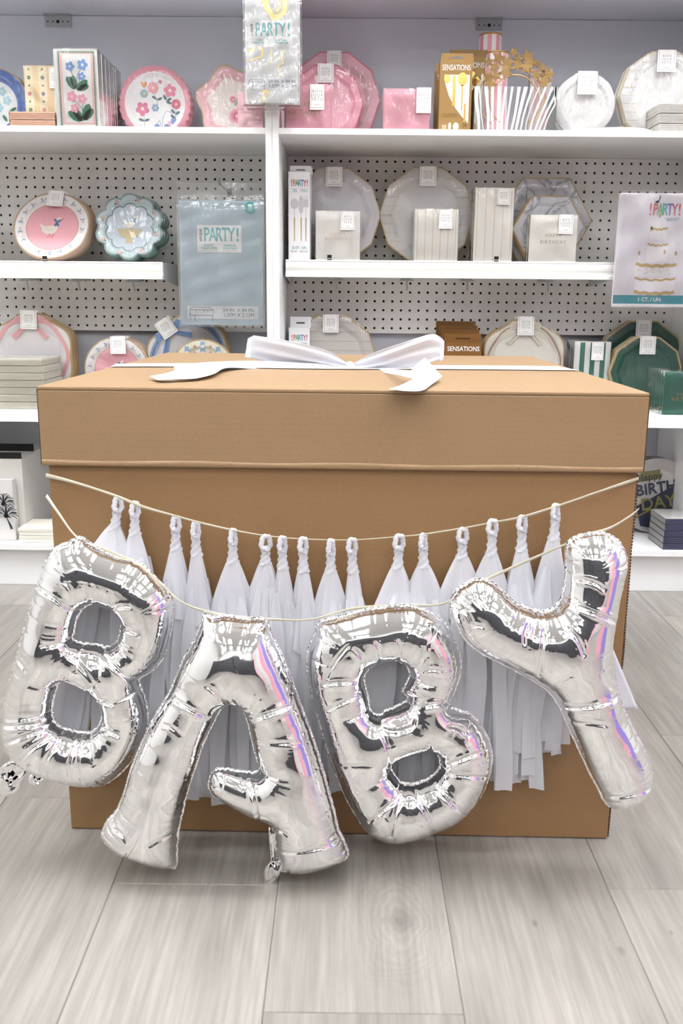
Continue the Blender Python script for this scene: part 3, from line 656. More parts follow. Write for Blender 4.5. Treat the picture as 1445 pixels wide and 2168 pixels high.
    used = np.zeros(2*VC, bool)
    me.polygons.foreach_set('use_smooth', [True]*len(allf)); me.update()
    import bmesh
    b_ = bmesh.new(); b_.from_mesh(me); bmesh.ops.delete(b_, geom=[v for v in b_.verts if not v.link_faces], context='VERTS')
    bmesh.ops.recalc_face_normals(b_, faces=b_.faces); b_.to_mesh(me); b_.free()
    root = thing(name, label, 'balloon', tuple(o3), group='silver foil letter balloons')
    o = bpy.data.objects.new('foil_body', me); COL.objects.link(o); o.parent = root
    for tb in tabs:
        mb = MB(); q = [P3(*v)-o3+np.array([0, -.002, 0]) for v in catmull(tb, 5, True)]; cen = sum(q)/len(q); R = random.Random(len(tb))
        vs = [cen+np.array([0, -.004, 0])]; n = len(q); rings = 4
        for r in range(1, rings+1):
            for j in range(n): vs.append(cen+(q[j]-cen)*r/rings+np.array([0, .0022*math.sin(j*.7+r*1.1)+(.0*r), 0]))
        fs = [(0, 1+j, 1+(j+1) % n) for j in range(n)]+[(1+(r-1)*n+j, 1+(r-1)*n+(j+1) % n, 1+r*n+(j+1) % n, 1+r*n+j)[::1] for r in range(1, rings) for j in range(n)]
        mb.add(vs, fs, FOIL); t_ = mb.build('filling_valve', root, True); sm = t_.modifiers.new('solid', 'SOLIDIFY'); sm.thickness = .0006
    return root
c1 = lambda p: crop(p, .2859, 0, 1080)
B1 = [c1([(600, 185), (700, 255), (850, 320), (1000, 365), (1110, 440), (1195, 530), (1260, 600), (1295, 690), (1292, 780), (1280, 880), (1255, 980), (1225, 1080), (1170, 1160), (1100, 1215), (1035, 1255), (1060, 1330), (1090, 1420), (1105, 1510), (1095, 1610), (1065, 1700), (1020, 1800), (965, 1880), (890, 1960), (800, 2025), (700, 2050), (600, 2045), (470, 2020), (340, 1980), (230, 1935), (100, 1860), (30, 1760), (5, 1650), (18, 1530), (30, 1400), (70, 1250), (130, 1030), (200, 770), (275, 540), (330, 380), (400, 275), (490, 235), (550, 205)]),
      c1([(585, 790), (640, 720), (710, 698), (790, 725), (850, 770), (885, 830), (882, 900), (850, 970), (800, 1000), (720, 985), (640, 975), (560, 960), (560, 880)]),
      c1([(425, 1330), (455, 1270), (540, 1290), (630, 1330), (700, 1390), (735, 1450), (745, 1520), (725, 1590), (680, 1625), (600, 1635), (500, 1610), (425, 1570), (395, 1500), (405, 1410)])]
c2 = lambda p: crop(p, .4014, 200, 1260)
A1 = [c2([(575, 75), (605, 108), (700, 98), (800, 115), (880, 108), (915, 135), (940, 200), (985, 300), (1045, 440), (1090, 570), (1140, 700), (1190, 850), (1230, 990), (1268, 1130), (1290, 1230), (1325, 1300), (1345, 1360), (1325, 1400), (1250, 1430), (1150, 1458), (1050, 1467), (980, 1455), (955, 1370), (940, 1290), (922, 1200), (820, 1168), (700, 1108), (612, 1050), (592, 1000), (608, 935), (650, 905), (740, 915), (830, 925), (868, 915), (850, 870), (825, 770), (800, 665), (768, 595), (720, 578), (672, 603), (625, 690), (580, 785), (540, 905), (500, 1020), (470, 1150), (450, 1240), (440, 1350), (432, 1445), (330, 1435), (230, 1400), (140, 1372), (60, 1320), (30, 1275), (60, 1190), (112, 1130), (150, 1040), (200, 880), (300, 660), (395, 500), (450, 360), (520, 235), (560, 140)])]
c3 = lambda p: crop(p, .3183, 620, 1240)
B2 = [c3([(160, 235), (300, 195), (480, 150), (660, 125), (770, 118), (860, 145), (940, 185), (1010, 235), (1060, 310), (1095, 400), (1120, 480), (1120, 560), (1100, 650), (1070, 730), (1040, 790), (1110, 820), (1190, 850), (1250, 920), (1300, 1000), (1325, 1080), (1330, 1170), (1310, 1270), (1270, 1370), (1200, 1480), (1110, 1560), (1000, 1615), (900, 1650), (780, 1690), (700, 1712), (600, 1700), (510, 1660), (450, 1590), (390, 1490), (330, 1380), (250, 1180), (180, 950), (115, 720), (88, 570), (88, 440), (115, 370), (145, 300)]),
      c3([(480, 600), (540, 535), (620, 505), (700, 508), (750, 540), (768, 590), (750, 640), (715, 705), (760, 745), (700, 785), (620, 815), (560, 850), (525, 830), (505, 730)]),
      c3([(655, 1180), (720, 1148), (810, 1120), (900, 1092), (955, 1125), (970, 1190), (940, 1240), (880, 1280), (800, 1303), (725, 1298), (680, 1255)])]
c4 = lambda p: crop(p, .3495, 940, 1100)
Y1 = [c4([(735, 135), (800, 92), (880, 75), (960, 68), (1025, 95), (1080, 150), (1110, 230), (1110, 310), (1080, 430), (1055, 560), (1032, 680), (1022, 800), (1035, 920), (1055, 1030), (1105, 1170), (1170, 1300), (1235, 1430), (1268, 1540), (1255, 1640), (1195, 1705), (1115, 1745), (1040, 1760), (970, 1725), (930, 1640), (870, 1530), (810, 1400), (750, 1270), (680, 1120), (600, 1025), (480, 950), (350, 880), (240, 825), (150, 760), (95, 690), (55, 600), (25, 510), (60, 430), (125, 380), (205, 345), (290, 370), (360, 430), (430, 490), (520, 530), (600, 545), (660, 520), (705, 455), (722, 350), (728, 230)])]
X1 = lambda a, b, d=.002: (c1([a])[0], c1([b])[0], d); X2 = lambda a, b, d=.002: (c2([a])[0], c2([b])[0], d); X3 = lambda a, b, d=.002: (c3([a])[0], c3([b])[0], d); X4 = lambda a, b, d=.002: (c4([a])[0], c4([b])[0], d)
balloon('letter_balloon', 'leftmost silver foil balloon shaped like the letter B, leaning right', B1, 1.183, 1.172,
        [X1((300, 540), (560, 680), .003), (X1((135, 1070), (250, 1140), .0015)), X1((30, 1560), (400, 1530), .003), X1((40, 1700), (390, 1560), .003), X1((840, 720), (1010, 660), .003), X1((880, 860), (1050, 860), .002), X1((740, 1380), (880, 1380), .003), X1((770, 1590), (920, 1610), .003), X1((480, 1170), (720, 1360), .003), X1((580, 1040), (780, 1300), .002), X1((800, 1040), (1030, 1260), .0035), X1((540, 480), (590, 620), .002), X1((740, 500), (700, 650), .0018), X1((870, 560), (810, 700), .0018), X1((200, 1800), (400, 1620), .002), X1((370, 1880), (480, 1650), .002), X1((570, 1930), (600, 1660), .0025), X1((660, 1960), (640, 1660), .002)],
        1, tabs=[c1([(90, 1850), (200, 1880), (190, 1960), (150, 2050), (60, 2110), (0, 2120), (-30, 2000), (10, 1900)]), c1([(220, 1925), (300, 1950), (350, 1985), (310, 2010), (270, 2045), (225, 2030), (215, 1970)])])
balloon('letter_balloon', 'silver foil balloon shaped like the letter A, lowest of the four letters', A1, 1.155, 1.128,
        [X2((400, 500), (620, 615), .0035), X2((620, 615), (680, 540), .002), X2((820, 625), (1045, 550), .0035), X2((620, 420), (690, 540), .0025), X2((880, 480), (790, 570), .0025), X2((125, 1190), (200, 1240), .002), X2((310, 1260), (450, 1225), .002), X2((850, 740), (1090, 735), .001), X2((380, 640), (480, 690), .001), X2((950, 1190), (1030, 1200), .0018), X2((950, 1320), (1280, 1260), .002), X2((760, 540), (745, 420), .0016), X2((830, 1130), (930, 1110), .002), X2((820, 925), (870, 1180), .0028), X2((630, 150), (900, 165), .0015)],
        2, tabs=[c2([(920, 1215), (945, 1270), (947, 1400), (985, 1410), (970, 1480), (930, 1528), (892, 1500), (900, 1440), (928, 1400), (925, 1300)])])
balloon('letter_balloon', 'silver foil balloon shaped like the second letter B, right of the A', B2, 1.176, 1.168,
        [X3((200, 600), (420, 590), .003), X3((230, 770), (440, 680), .002), X3((210, 590), (370, 330), .0015), X3((400, 350), (470, 480), .0022), X3((540, 310), (570, 480), .002), X3((690, 300), (680, 480), .002), X3((860, 350), (780, 490), .003), X3((850, 520), (970, 510), .002), X3((580, 900), (640, 1150), .0025), X3((780, 870), (590, 900), .0035), X3((770, 760), (790, 870), .003), X3((870, 740), (1020, 750), .0035), X3((880, 980), (880, 1100), .003), X3((1010, 870), (1150, 950), .003), X3((1010, 1130), (1240, 1050), .0025), X3((1020, 1180), (1300, 1240), .0022), X3((940, 1290), (1130, 1480), .003), X3((800, 1320), (930, 1600), .003), X3((500, 1500), (680, 1350), .003), X3((640, 1590), (710, 1340), .0028), X3((300, 1140), (540, 1110), .001)],
        3)
balloon('letter_balloon', 'silver foil balloon shaped like the letter Y, tilted, at the far right', Y1, 1.150, 1.140,
        [X4((770, 480), (1050, 620), .0035), X4((540, 900), (590, 560), .0025), X4((690, 1110), (1030, 1040), .0035), X4((760, 1190), (940, 1180), .0015), X4((60, 490), (150, 600), .003), X4((130, 640), (210, 600), .002), X4((780, 330), (930, 380), .0015), X4((700, 600), (790, 750), .002), X4((630, 980), (720, 860), .0012), X4((980, 1640), (1250, 1600), .0025), X4((1040, 1010), (900, 860), .0012), X4((450, 700), (500, 570), .0018)],
        4)

# ================================================================ goods on the shelves
ORD = ['frontmost', 'second', 'third', 'fourth', 'fifth', 'sixth', 'seventh', 'eighth', 'ninth', 'tenth', 'eleventh', 'twelfth']
ZT, ZML, ZMR, ZLo, ZBo = 1.2145, .8903, .9003, .4973, .1243
def C(h, r=.55, m=0): return mat('colour_'+h.strip('#')+('_m' if m else '')+('' if r == .55 else '_%d' % (r*100)), h, r, m)
def circ(t): return 1.0
def scal(n, a, ph=0): return lambda t: 1-a*(1-abs(math.cos(n*(t+ph)/2)))**1.3
def wavy(n, a, ph=0): return lambda t: 1-a*.5*(1-math.cos(n*(t+ph)))
def ngon(n, ph=0): 
    def f(t):
        s = 2*PI/n; q = ((t-ph) % s)-s/2; return math.cos(s/2)/math.cos(q)
    return f
def outline(f, r, n=80, cz=0, cx=0): return [(cx+r*f(2*PI*i/n)*math.cos(2*PI*i/n), cz+r*f(2*PI*i/n)*math.sin(2*PI*i/n)) for i in range(n)]
def film_sheet(mb, pts, cz, y, amp, R, rings=7, m=None, cx=0):
    n = len(pts); vs = [(cx, y, cz)]; W_ = [(R.uniform(60, 210), R.random()*PI, R.random()*6) for _ in range(5)]
    def nz(x, z): return sum(math.sin(k*(x*math.cos(a)+z*math.sin(a))+p) for k, a, p in W_)/5
    for r in range(1, rings+1):
        for p in pts: vs.append((cx+(p[0]-cx)*r/rings, y+nz(cx+(p[0]-cx)*r/rings, cz+(p[1]-cz)*r/rings)*amp*.5 if r < rings else y+.004, cz+(p[1]-cz)*r/rings))
    fs = [(0, 1+j, 1+(j+1) % n) for j in range(n)]+[(1+(r-1)*n+j, 1+r*n+j, 1+r*n+(j+1) % n, 1+(r-1)*n+(j+1) % n) for r in range(1, rings) for j in range(n)]
    mb.add(vs, fs, m or FILM)
def hang_tag(root, x, z, y, w=.046, h=.05, rot=0, sub='BON\nJOUR\nFÊTE'):
    mb = MB(); mb.box(-w/2, w/2, -.0006, .0003, -h/2, h/2, PAPER)
    for a, b in ((-w*.42, -w*.40), (w*.40, w*.42)): mb.rect(a, b, -h*.42, h*.5, -.0009, C('#b9b3ab'))
    mb.rect(-w*.4, w*.4, -h*.42, -h*.40, -.0009, C('#b9b3ab')); mb.rect(-w*.17, w*.17, -h*.315, -h*.30, -.0009, INK)
    o = mb.build('paper_tag', root); o.location = (x, y, z); o.rotation_euler = (0, rot, 0)
    text(sub, h*.165, C('#a5a3a4'), o, 0, h*.06, -.0012, space=1.4)
def plate(name, label, cx, ytop, Y, zb, f, rings, side, thick=.02, deco=None, tg=None, films=True, group=None, copies=0, clabel=None, wrap=FILM, lean=-.05, seed=1, ringw=.2, dy=.004, cat='plates', Rpx=None, soft=False):
    p = onY(cx, ytop, Y); low = max(-f(2*PI*i/160)*math.sin(2*PI*i/160) for i in range(160)); up = max(f(2*PI*i/160)*math.sin(2*PI*i/160) for i in range(160))
    Rr = (p[2]-zb)/(low+up)*.998
    if Rpx: Rr = (onY(cx+Rpx, ytop+Rpx, Y)-onY(cx, ytop+Rpx, Y))[0]
    cz = Rr*low; R = random.Random(seed)
    t = thing(name, label, cat, (p[0], Y, zb+.0006+thick*math.sin(abs(lean))), 0, group, lean)
    def yy(q): return .007 if q < .7 else (.007-.005*(q-.7)/.1 if q < .8 else .002-.002*(q-.8)/.2)
    mb = MB(); n = 160; fr = [0]+[r[0] for r in rings]; vs = [(0, .007, cz)]; 
    allq = sorted(set([.35, .7, .8, 1.0]+[r[0] for r in rings])); idx = {}
    prev = None; f0 = f
    for q in allq:
        f = (lambda t, q=q: 1+(f0(t)-1)*max(0, (q-.75)/.25)) if soft else f0
        ring = [(q*Rr*f(2*PI*i/n)*math.cos(2*PI*i/n), yy(q), cz+q*Rr*f(2*PI*i/n)*math.sin(2*PI*i/n)) for i in range(n)]
        m = next(r[1] for r in rings if q <= r[0]+1e-6)
        if prev is None: mb.add([(0, .007, cz)]+ring, [(0, 1+i, 1+(i+1) % n) for i in range(n)], m)
        else: mb.add(prev+ring, [(i, (i+1) % n, n+(i+1) % n, n+i) for i in range(n)], m)
        prev = ring
    f = f0; L_ = 6; vs = []
    for k in range(L_*2+1):
        q = 1.0 if k % 2 == 0 else .985; ys = thick*k/(L_*2)
        vs += [(q*Rr*f(2*PI*i/n)*math.cos(2*PI*i/n), ys, cz+q*Rr*f(2*PI*i/n)*math.sin(2*PI*i/n)) for i in range(n)]
    mb.add(vs, [(k*n+i, (k+1)*n+i, (k+1)*n+(i+1) % n, k*n+(i+1) % n) for k in range(L_*2) for i in range(n)], side)
    mb.add(vs[-n:], [list(range(n))[::-1]], side)
    if deco: deco(mb, Rr, cz)
    mb.build('plate', t)
    if films:
        mb = MB(); film_sheet(mb, outline(f, Rr*1.01, 48, cz), cz, -.0045, .004, R, m=wrap); mb.build('wrapping_film', t, True)
    if tg: hang_tag(t, tg[0]*Rr, (cz+tg[1]*Rr if len(tg) > 2 and tg[2] < -.2 else cz+up*Rr-(tg[3] if len(tg) > 3 else .046)*.53), -.007, rot=tg[2] if len(tg) > 2 else 0, w=tg[3] if len(tg) > 3 else .046, h=(tg[3] if len(tg) > 3 else .046)*1.12)
    for k in range(copies):
        r2 = random.Random(seed*31+k)
        dup(t, (r2.uniform(-.003, .003), (thick+dy)*(k+1), 0), (clabel or label+', {} from front').format(ORD[k+1]), skip=('paper_tag', 'wrapping_film') if 0 else ())
    return t, Rr, cz
def pack(name, label, x0, x1, ytop, Y, zb, depth, front, side, deco=None, tg=None, cat='napkins', group=None, copies=0, clabel=None, layers=5, wrap=FILM, filmon=True, header=0, seed=2, h=None, dx=0, rz=0, rough=.0012):
    a = onY(x0, ytop+20, Y); b = onY(x1, ytop+20, Y); w = b[0]-a[0]; hh = h or onY((x0+x1)/2, ytop, Y)[2]-zb
    t = thing(name, label, cat, ((a[0]+b[0])/2, Y, zb+.0004), rz, group); R = random.Random(seed); mb = MB()
    for i in range(layers):
        j = rough if layers > 1 else 0
        mb.box(-w/2+R.random()*j, w/2-R.random()*j, depth*i/layers+(.0003 if i else 0), depth*(i+1)/layers, 0, hh-R.random()*j, side)
    mb.rect(-w/2+.0003, w/2-.0003, .0003, hh-.0006-j, -.0004, front)
    if deco: deco(mb, w, hh)
    mb.build('folded_stack' if layers > 1 else 'carton', t)
    if filmon:
        mb = MB(); e = .0015; n = 12
        pts = [(-w/2-e+(w+2*e)*i/n, 0) for i in range(n)]+[(w/2+e, (hh+e)*i/n) for i in range(n)]+[(w/2+e-(w+2*e)*i/n, hh+e) for i in range(n)]+[(-w/2-e, hh+e-(hh+e)*i/n) for i in range(n)]
        film_sheet(mb, pts, hh/2, -.004, .0045, R, 6, m=wrap)
        mb.add([(-w/2-e, -.001, 0), (-w/2-e, depth, 0), (-w/2-e, depth, hh+e), (-w/2-e, -.001, hh+e), (w/2+e, -.001, 0), (w/2+e, depth, 0), (w/2+e, depth, hh+e), (w/2+e, -.001, hh+e)], [(0, 1, 2, 3), (7, 6, 5, 4), (3, 2, 6, 7)], wrap)
        mb.build('wrapping_film', t, True)
    if tg: hang_tag(t, tg[0]*w, tg[1]*hh, -.0068, w=tg[2], h=tg[3])
    for k in range(copies):
        r2 = random.Random(seed*17+k); dup(t, (dx*(k+1)+r2.uniform(-.0008, .0008), (depth+.004)*(k+1), 0), (clabel or label+', {} of its row counted from the front').format(ORD[k+1]))
    return t, w, hh
def petal(mb, x, z, r, ang, m, y, w=.45, n=8):
    pts = []
    for i in range(n):
        a = 2*PI*i/n; u = .5-.5*math.cos(a); v = w*math.sin(a)*.5*(1 if 1 else 0)
        pts.append((x+r*(u*math.cos(ang)-v*math.sin(ang)), z+r*(u*math.sin(ang)+v*math.cos(ang))))
    mb.flat(pts, y, m)
def flower(mb, x, z, r, m, y, n=5, c=None, rot=0):
    for i in range(n): petal(mb, x, z, r, rot+2*PI*i/n, m, y-.00004*i, .8)
    mb.disc(x, z, r*.25, y-.0004, c or C('#f6e7b0'), 8)
def stem(mb, pts, y, m, w=.0012): mb.stroke(catmull(pts, 4), w, y, m)
GRN = C('#3d7a57'); GRN2 = C('#2f6048'); BLU = C('#7fa6dc'); PNK = C('#f0a9bd'); PKD = C('#d9738f'); GRY = C('#5d7480')
STEEL = mat('chrome_wire', '#8b8d90', .25, 1)
def hook(label, x, Y0, Y1, z, rise=0, parent=None, name='peg_hook'):
    mb = MB(); L_ = Y1-Y0; mb.tube([(0, L_, .0), (0, L_*.5, -.001+rise*.5), (0, 0, rise), (0, -.006, rise+.001), (0, -.012, rise+.008), (0, -.013, rise+.014)], .0018, STEEL, 8)
    mb.box(-.006, .006, L_-.003, L_-.0005, -.012, .014, STEEL); o = mb.build(name, None, True, loc=(x, Y0, z)); return tag(o, label, 'hook')
def party(root, x, z, hgt, y, wid, col='#3fb0b5', uniq=True, multi=False):
    cols = ['#cf5a78', '#d9685f', '#68b26a', '#47a7b3', '#7a68b4', '#c4607e', '#cf5a60'] if multi else ['#3fb0b5']*6
    s = '!PARTY!' if multi else 'PARTY!'; n = len(s); cw = wid/(n-.3)
    for i, ch in enumerate(s):
        xx = x-wid/2+cw*(i+.5)*(1 if n else 1); text(ch, hgt*1.38, C(cols[i % len(cols)]), root, xx, z, y, sx=.62 if ch != '!' else .8, bold=.012)
    if uniq: text('unique', hgt*.36, BLACK, root, x-wid/2-cw*.52, z, y, rot=-PI/2, bold=.015, sx=.92)

# ---------------------------------------------------------------- top shelf, left bay
def blue_deco(mb, R, cz):
    y = .0064
    for i, (a, b) in enumerate(((.1, -.1), (.35, .1), (.5, -.25), (.2, .35), (-.2, .1))): flower(mb, a*R, cz+b*R, R*.14, C('#a9d3dd'), y, 5)
    for a, b, c in ((.42, -.2, .5), (.45, -.28, -.4), (.2, -.3, -1)): petal(mb, a*R, cz+b*R, R*.22, c, GRN, y-.0002)
plate('party_plates', 'round plate pack with watercolour blue rim, at the top shelf\'s far left edge', -18, 141, 2.68, ZT, circ, [(.64, PAPER), (.97, mat('blue_watercolour', '#5a78c0', .4, vary=(40, .35))), (1.0, GOLDP)], C('#2a2c38'), deco=blue_deco, copies=3, clabel='blue rimmed round plate pack, far left on the top shelf, {} from front', seed=3, group='blue rimmed plate packs on the top shelf', thick=.016)
def yellow_deco(mb, w, h):
    R = random.Random(8)
    for s in (-.36, .02, .42):
        mb.rect(s*w-.011*1, min(w/2-.0006, s*w+.011), .001, h-.0016, -.0006, C('#f9edcf'))
        for k in range(9):
            z = h*(k+.5)/9; c = R.choice(['#d77f8c', '#4c8a5f', '#e0a94a', '#7a7fa5', '#d98fa0'])
            if k % 2: flower(mb, s*w, z, .0055, C(c), -.0008, 5)
            else: petal(mb, s*w-.003, z-.002, .007, .8, C('#4c8a5f'), -.0008); petal(mb, s*w+.002, z-.002, .006, 2.2, C('#4c8a5f'), -.0009)
pack('napkin_pack', 'pale yellow napkin pack with floral stripes behind peach packs on the top shelf', 50, 126, 139, 2.64, ZT, .022, C('#f3dcb2'), C('#f0dfc0'), yellow_deco, tg=(.42, .82, .036, .05))
PEACH = mat('peach_foil', '#eebfa4', .3, .35, bump=(90, .5))
for k, zz in enumerate((0, .0195)):
    a = onY(22, 255, 2.5)[0]; b = onY(118, 255, 2.5)[0]
    mb = MB(); w = (b-a)/2
    for i in range(4): mb.box(-w+.0006*i, w-.0008*(i % 2), 0, .115, .0046*i+.0002, .0046*i+.0044, PEACH)
    t = thing('napkin_pack', 'peach foil napkin pack lying flat on the top shelf, %s of two' % ('lower' if k == 0 else 'upper'), 'napkins', ((a+b)/2, 2.495, ZT+zz+.0004), group='peach napkin packs'); mb.build('folded_stack', t, bevel=.0006)
    mb = MB(); mb.box(-w-.001, w+.001, -.0012, .116, .0003, .0189, FILM); mb.build('wrapping_film', t)
def floral_deco(mb, w, h):
    y = -.0006; mb.rect(-w*.36, w*.40, h*.045, h*.955, y, C('#f5c3bd')); mb.rect(-w*.31, w*.35, h*.065, h*.935, y-.0001, PAPER)
    m = .0029
    for side in (-w*.39, w*.43):
        k = 0
        while k*m*1.6 < h*.93: mb.disc(side, h*.03+k*m*1.6, m, y-.0002, GRN, 10); mb.disc(side+(.0008 if side > 0 else -.0008), h*.03+k*m*1.6, m*.5, y-.0004, PAPER, 8); k += 1
    k = 0
    while k*m*1.9 < w*.8: mb.disc(-w*.37+k*m*1.9, h*.965, m, y-.0002, GRN, 10); mb.disc(-w*.37+k*m*1.9, h*.968, m*.5, y-.0004, PAPER, 8); k += 1
    y -= .0006; q = y-.0003
    stem(mb, [(0, h*.50), (-w*.02, h*.6), (-w*.12, h*.73)], y, GRN2); stem(mb, [(0, h*.5), (w*.03, h*.66), (w*.14, h*.76)], y, GRN2); stem(mb, [(0, h*.53), (w*.08, h*.61), (w*.14, h*.63)], y, GRN2)
    flower(mb, -w*.13, h*.78, w*.11, BLU, q, 5, PAPER); flower(mb, w*.16, h*.80, w*.13, BLU, q, 5, PAPER); flower(mb, w*.13, h*.655, w*.10, BLU, q, 5, PAPER)
    for a, b, an, r in ((-.02, .49, 2.2, .34), (-.02, .5, 1.8, .3), (.0, .48, .7, .34), (.02, .49, .3, .28)): petal(mb, a*w, b*h, w*r, an, GRN, q, .5)
    stem(mb, [(w*.12, h*.09), (w*.12, h*.22), (-w*.02, h*.33), (-w*.1, h*.38)], y, GRN2); stem(mb, [(w*.12, h*.1), (w*.12, h*.3)], y, GRN2)
    flower(mb, -w*.12, h*.4, w*.13, PNK, q, 5, C('#f7d3dc')); flower(mb, w*.12, h*.37, w*.12, PNK, q, 5, C('#f7d3dc')); flower(mb, -w*.06, h*.25, w*.11, PNK, q, 5, C('#f7d3dc'))
    for a, b, an, r in ((.1, .09, 2.6, .38), (.1, .09, 2.2, .34), (.13, .09, 1.2, .4), (.13, .1, .8, .34)): petal(mb, a*w, b*h, w*r, an, GRN, q, .5)
pack('napkin_pack', 'tall white guest napkin pack printed with blue and pink flowers, frontmost of its row', 113, 205, 104, 2.49, ZT, .0165, PAPER, CREAM, floral_deco, copies=11, layers=4, clabel='tall white guest napkin pack behind the flower print one, {} from the front', group='tall guest napkin packs on the top shelf', seed=5)
def pinkfl_deco(mb, R, cz):
    y = .0064; g = C('#59717a')
    for a, b, r, c, n in ((-.05, .42, .16, '#eba4ad', 8), (.42, .35, .19, '#e38aa5', 5), (-.35, .02, .0, '#e38aa5', 5), (-.3, .27, .12, '#9fb7bb', 7), (-.36, -.13, .2, '#dd7f9c', 5), (.58, .0, .14, '#d9728c', 9), (.0, -.1, .11, '#8ba6c4', 6), (.45, -.55, .14, '#e9a9bb', 6), (.15, .58, .06, '#c55770', 4)):
        if r: flower(mb, a*R, cz+b*R, r*R, C(c), y, n, C('#f3e3c0'), rot=a)
    for pts in ([(-.03, .3), (.03, .12), (.08, -.02)], [(.33, .22), (.3, .05)], [(.57, -.12), (.55, -.4)], [(-.33, -.3), (-.3, -.6)], [(.18, -.75), (.2, -.4), (.3, -.2), (.42, -.22), (.48, -.35)], [(.16, -.7), (.12, -.45), (.05, -.5)]): stem(mb, [(p[0]*R, cz+p[1]*R) for p in pts], y, g, .001)
    for a, b, an in ((.05, .12, 2.6), (.05, .1, .4), (.3, .1, 2), (.32, .08, .5), (.3, .06, -.3), (.55, -.25, 2.4), (.55, -.28, .6), (.55, -.38, 2.5), (-.32, -.45, 2.8), (-.32, -.45, .3)): petal(mb, a*R, cz+b*R, R*.16, an, g, y-.0002)
    for a, b in ((.5, -.36), (.03, -.52), (.3, -.52)): petal(mb, a*R, cz+b*R, R*.2, -1.5, C('#7894c4'), y-.0003, .9)
    petal(mb, -.3*R, cz+.42*R, R*.18, 2, C('#e0966f'), y); petal(mb, -.3*R, cz+.42*R, R*.18, 1.2, C('#e0966f'), y)
PINKR = C('#e9a0ae', .35)
plate('party_plates', 'round scalloped plate pack with pink rim and wildflower print on the top shelf', 324, 136, 2.69, ZT, scal(32, .055), [(.84, PAPER), (1.0, PINKR)], C('#e3a1ad'), deco=pinkfl_deco, copies=2, clabel='pink rimmed wildflower plate pack on the top shelf, {} from the front', seed=7, soft=True, group='wildflower plate packs', thick=.02)
def rose_deco(mb, R, cz):
    y = .0062
    for a, b, r in ((.1, -.3, .2), (.32, -.42, .18), (.0, .12, .1), (.25, -.1, .12)):
        for k, c in enumerate(('#f0b3c1', '#e68ea5', '#d26483', '#f3c6d0')): mb.disc(a*R+k*.006*R, cz+b*R, r*R*(1-.24*k), y-.0002*k, C(c), 9)
    for a, b, an in ((.05, -.05, 1.2), (.2, .05, .7), (.15, -.55, -2), (.4, -.2, .3)): petal(mb, a*R, cz+b*R, R*.22, an, C('#a8b893'), y)
plate('party_plates', 'lobed pink plate pack with gold edge and roses, half hidden behind a hanging tablecover', 490, 136, 2.69, ZT, wavy(6, .15, .25), [(.68, C('#f4ebe2')), (.96, C('#efbfc5', .35)), (1.0, GOLDP)], C('#d5a7a4'), deco=rose_deco, wrap=FILMH, seed=9)
pack('napkin_pack', 'shiny pink foil pack at the right end of the left top shelf', 503, 556, 196, 2.5, ZT, .035, mat('pink_foil', '#eec3c9', .25, .4, bump=(70, .6)), C('#e8b3bd'), seed=4)
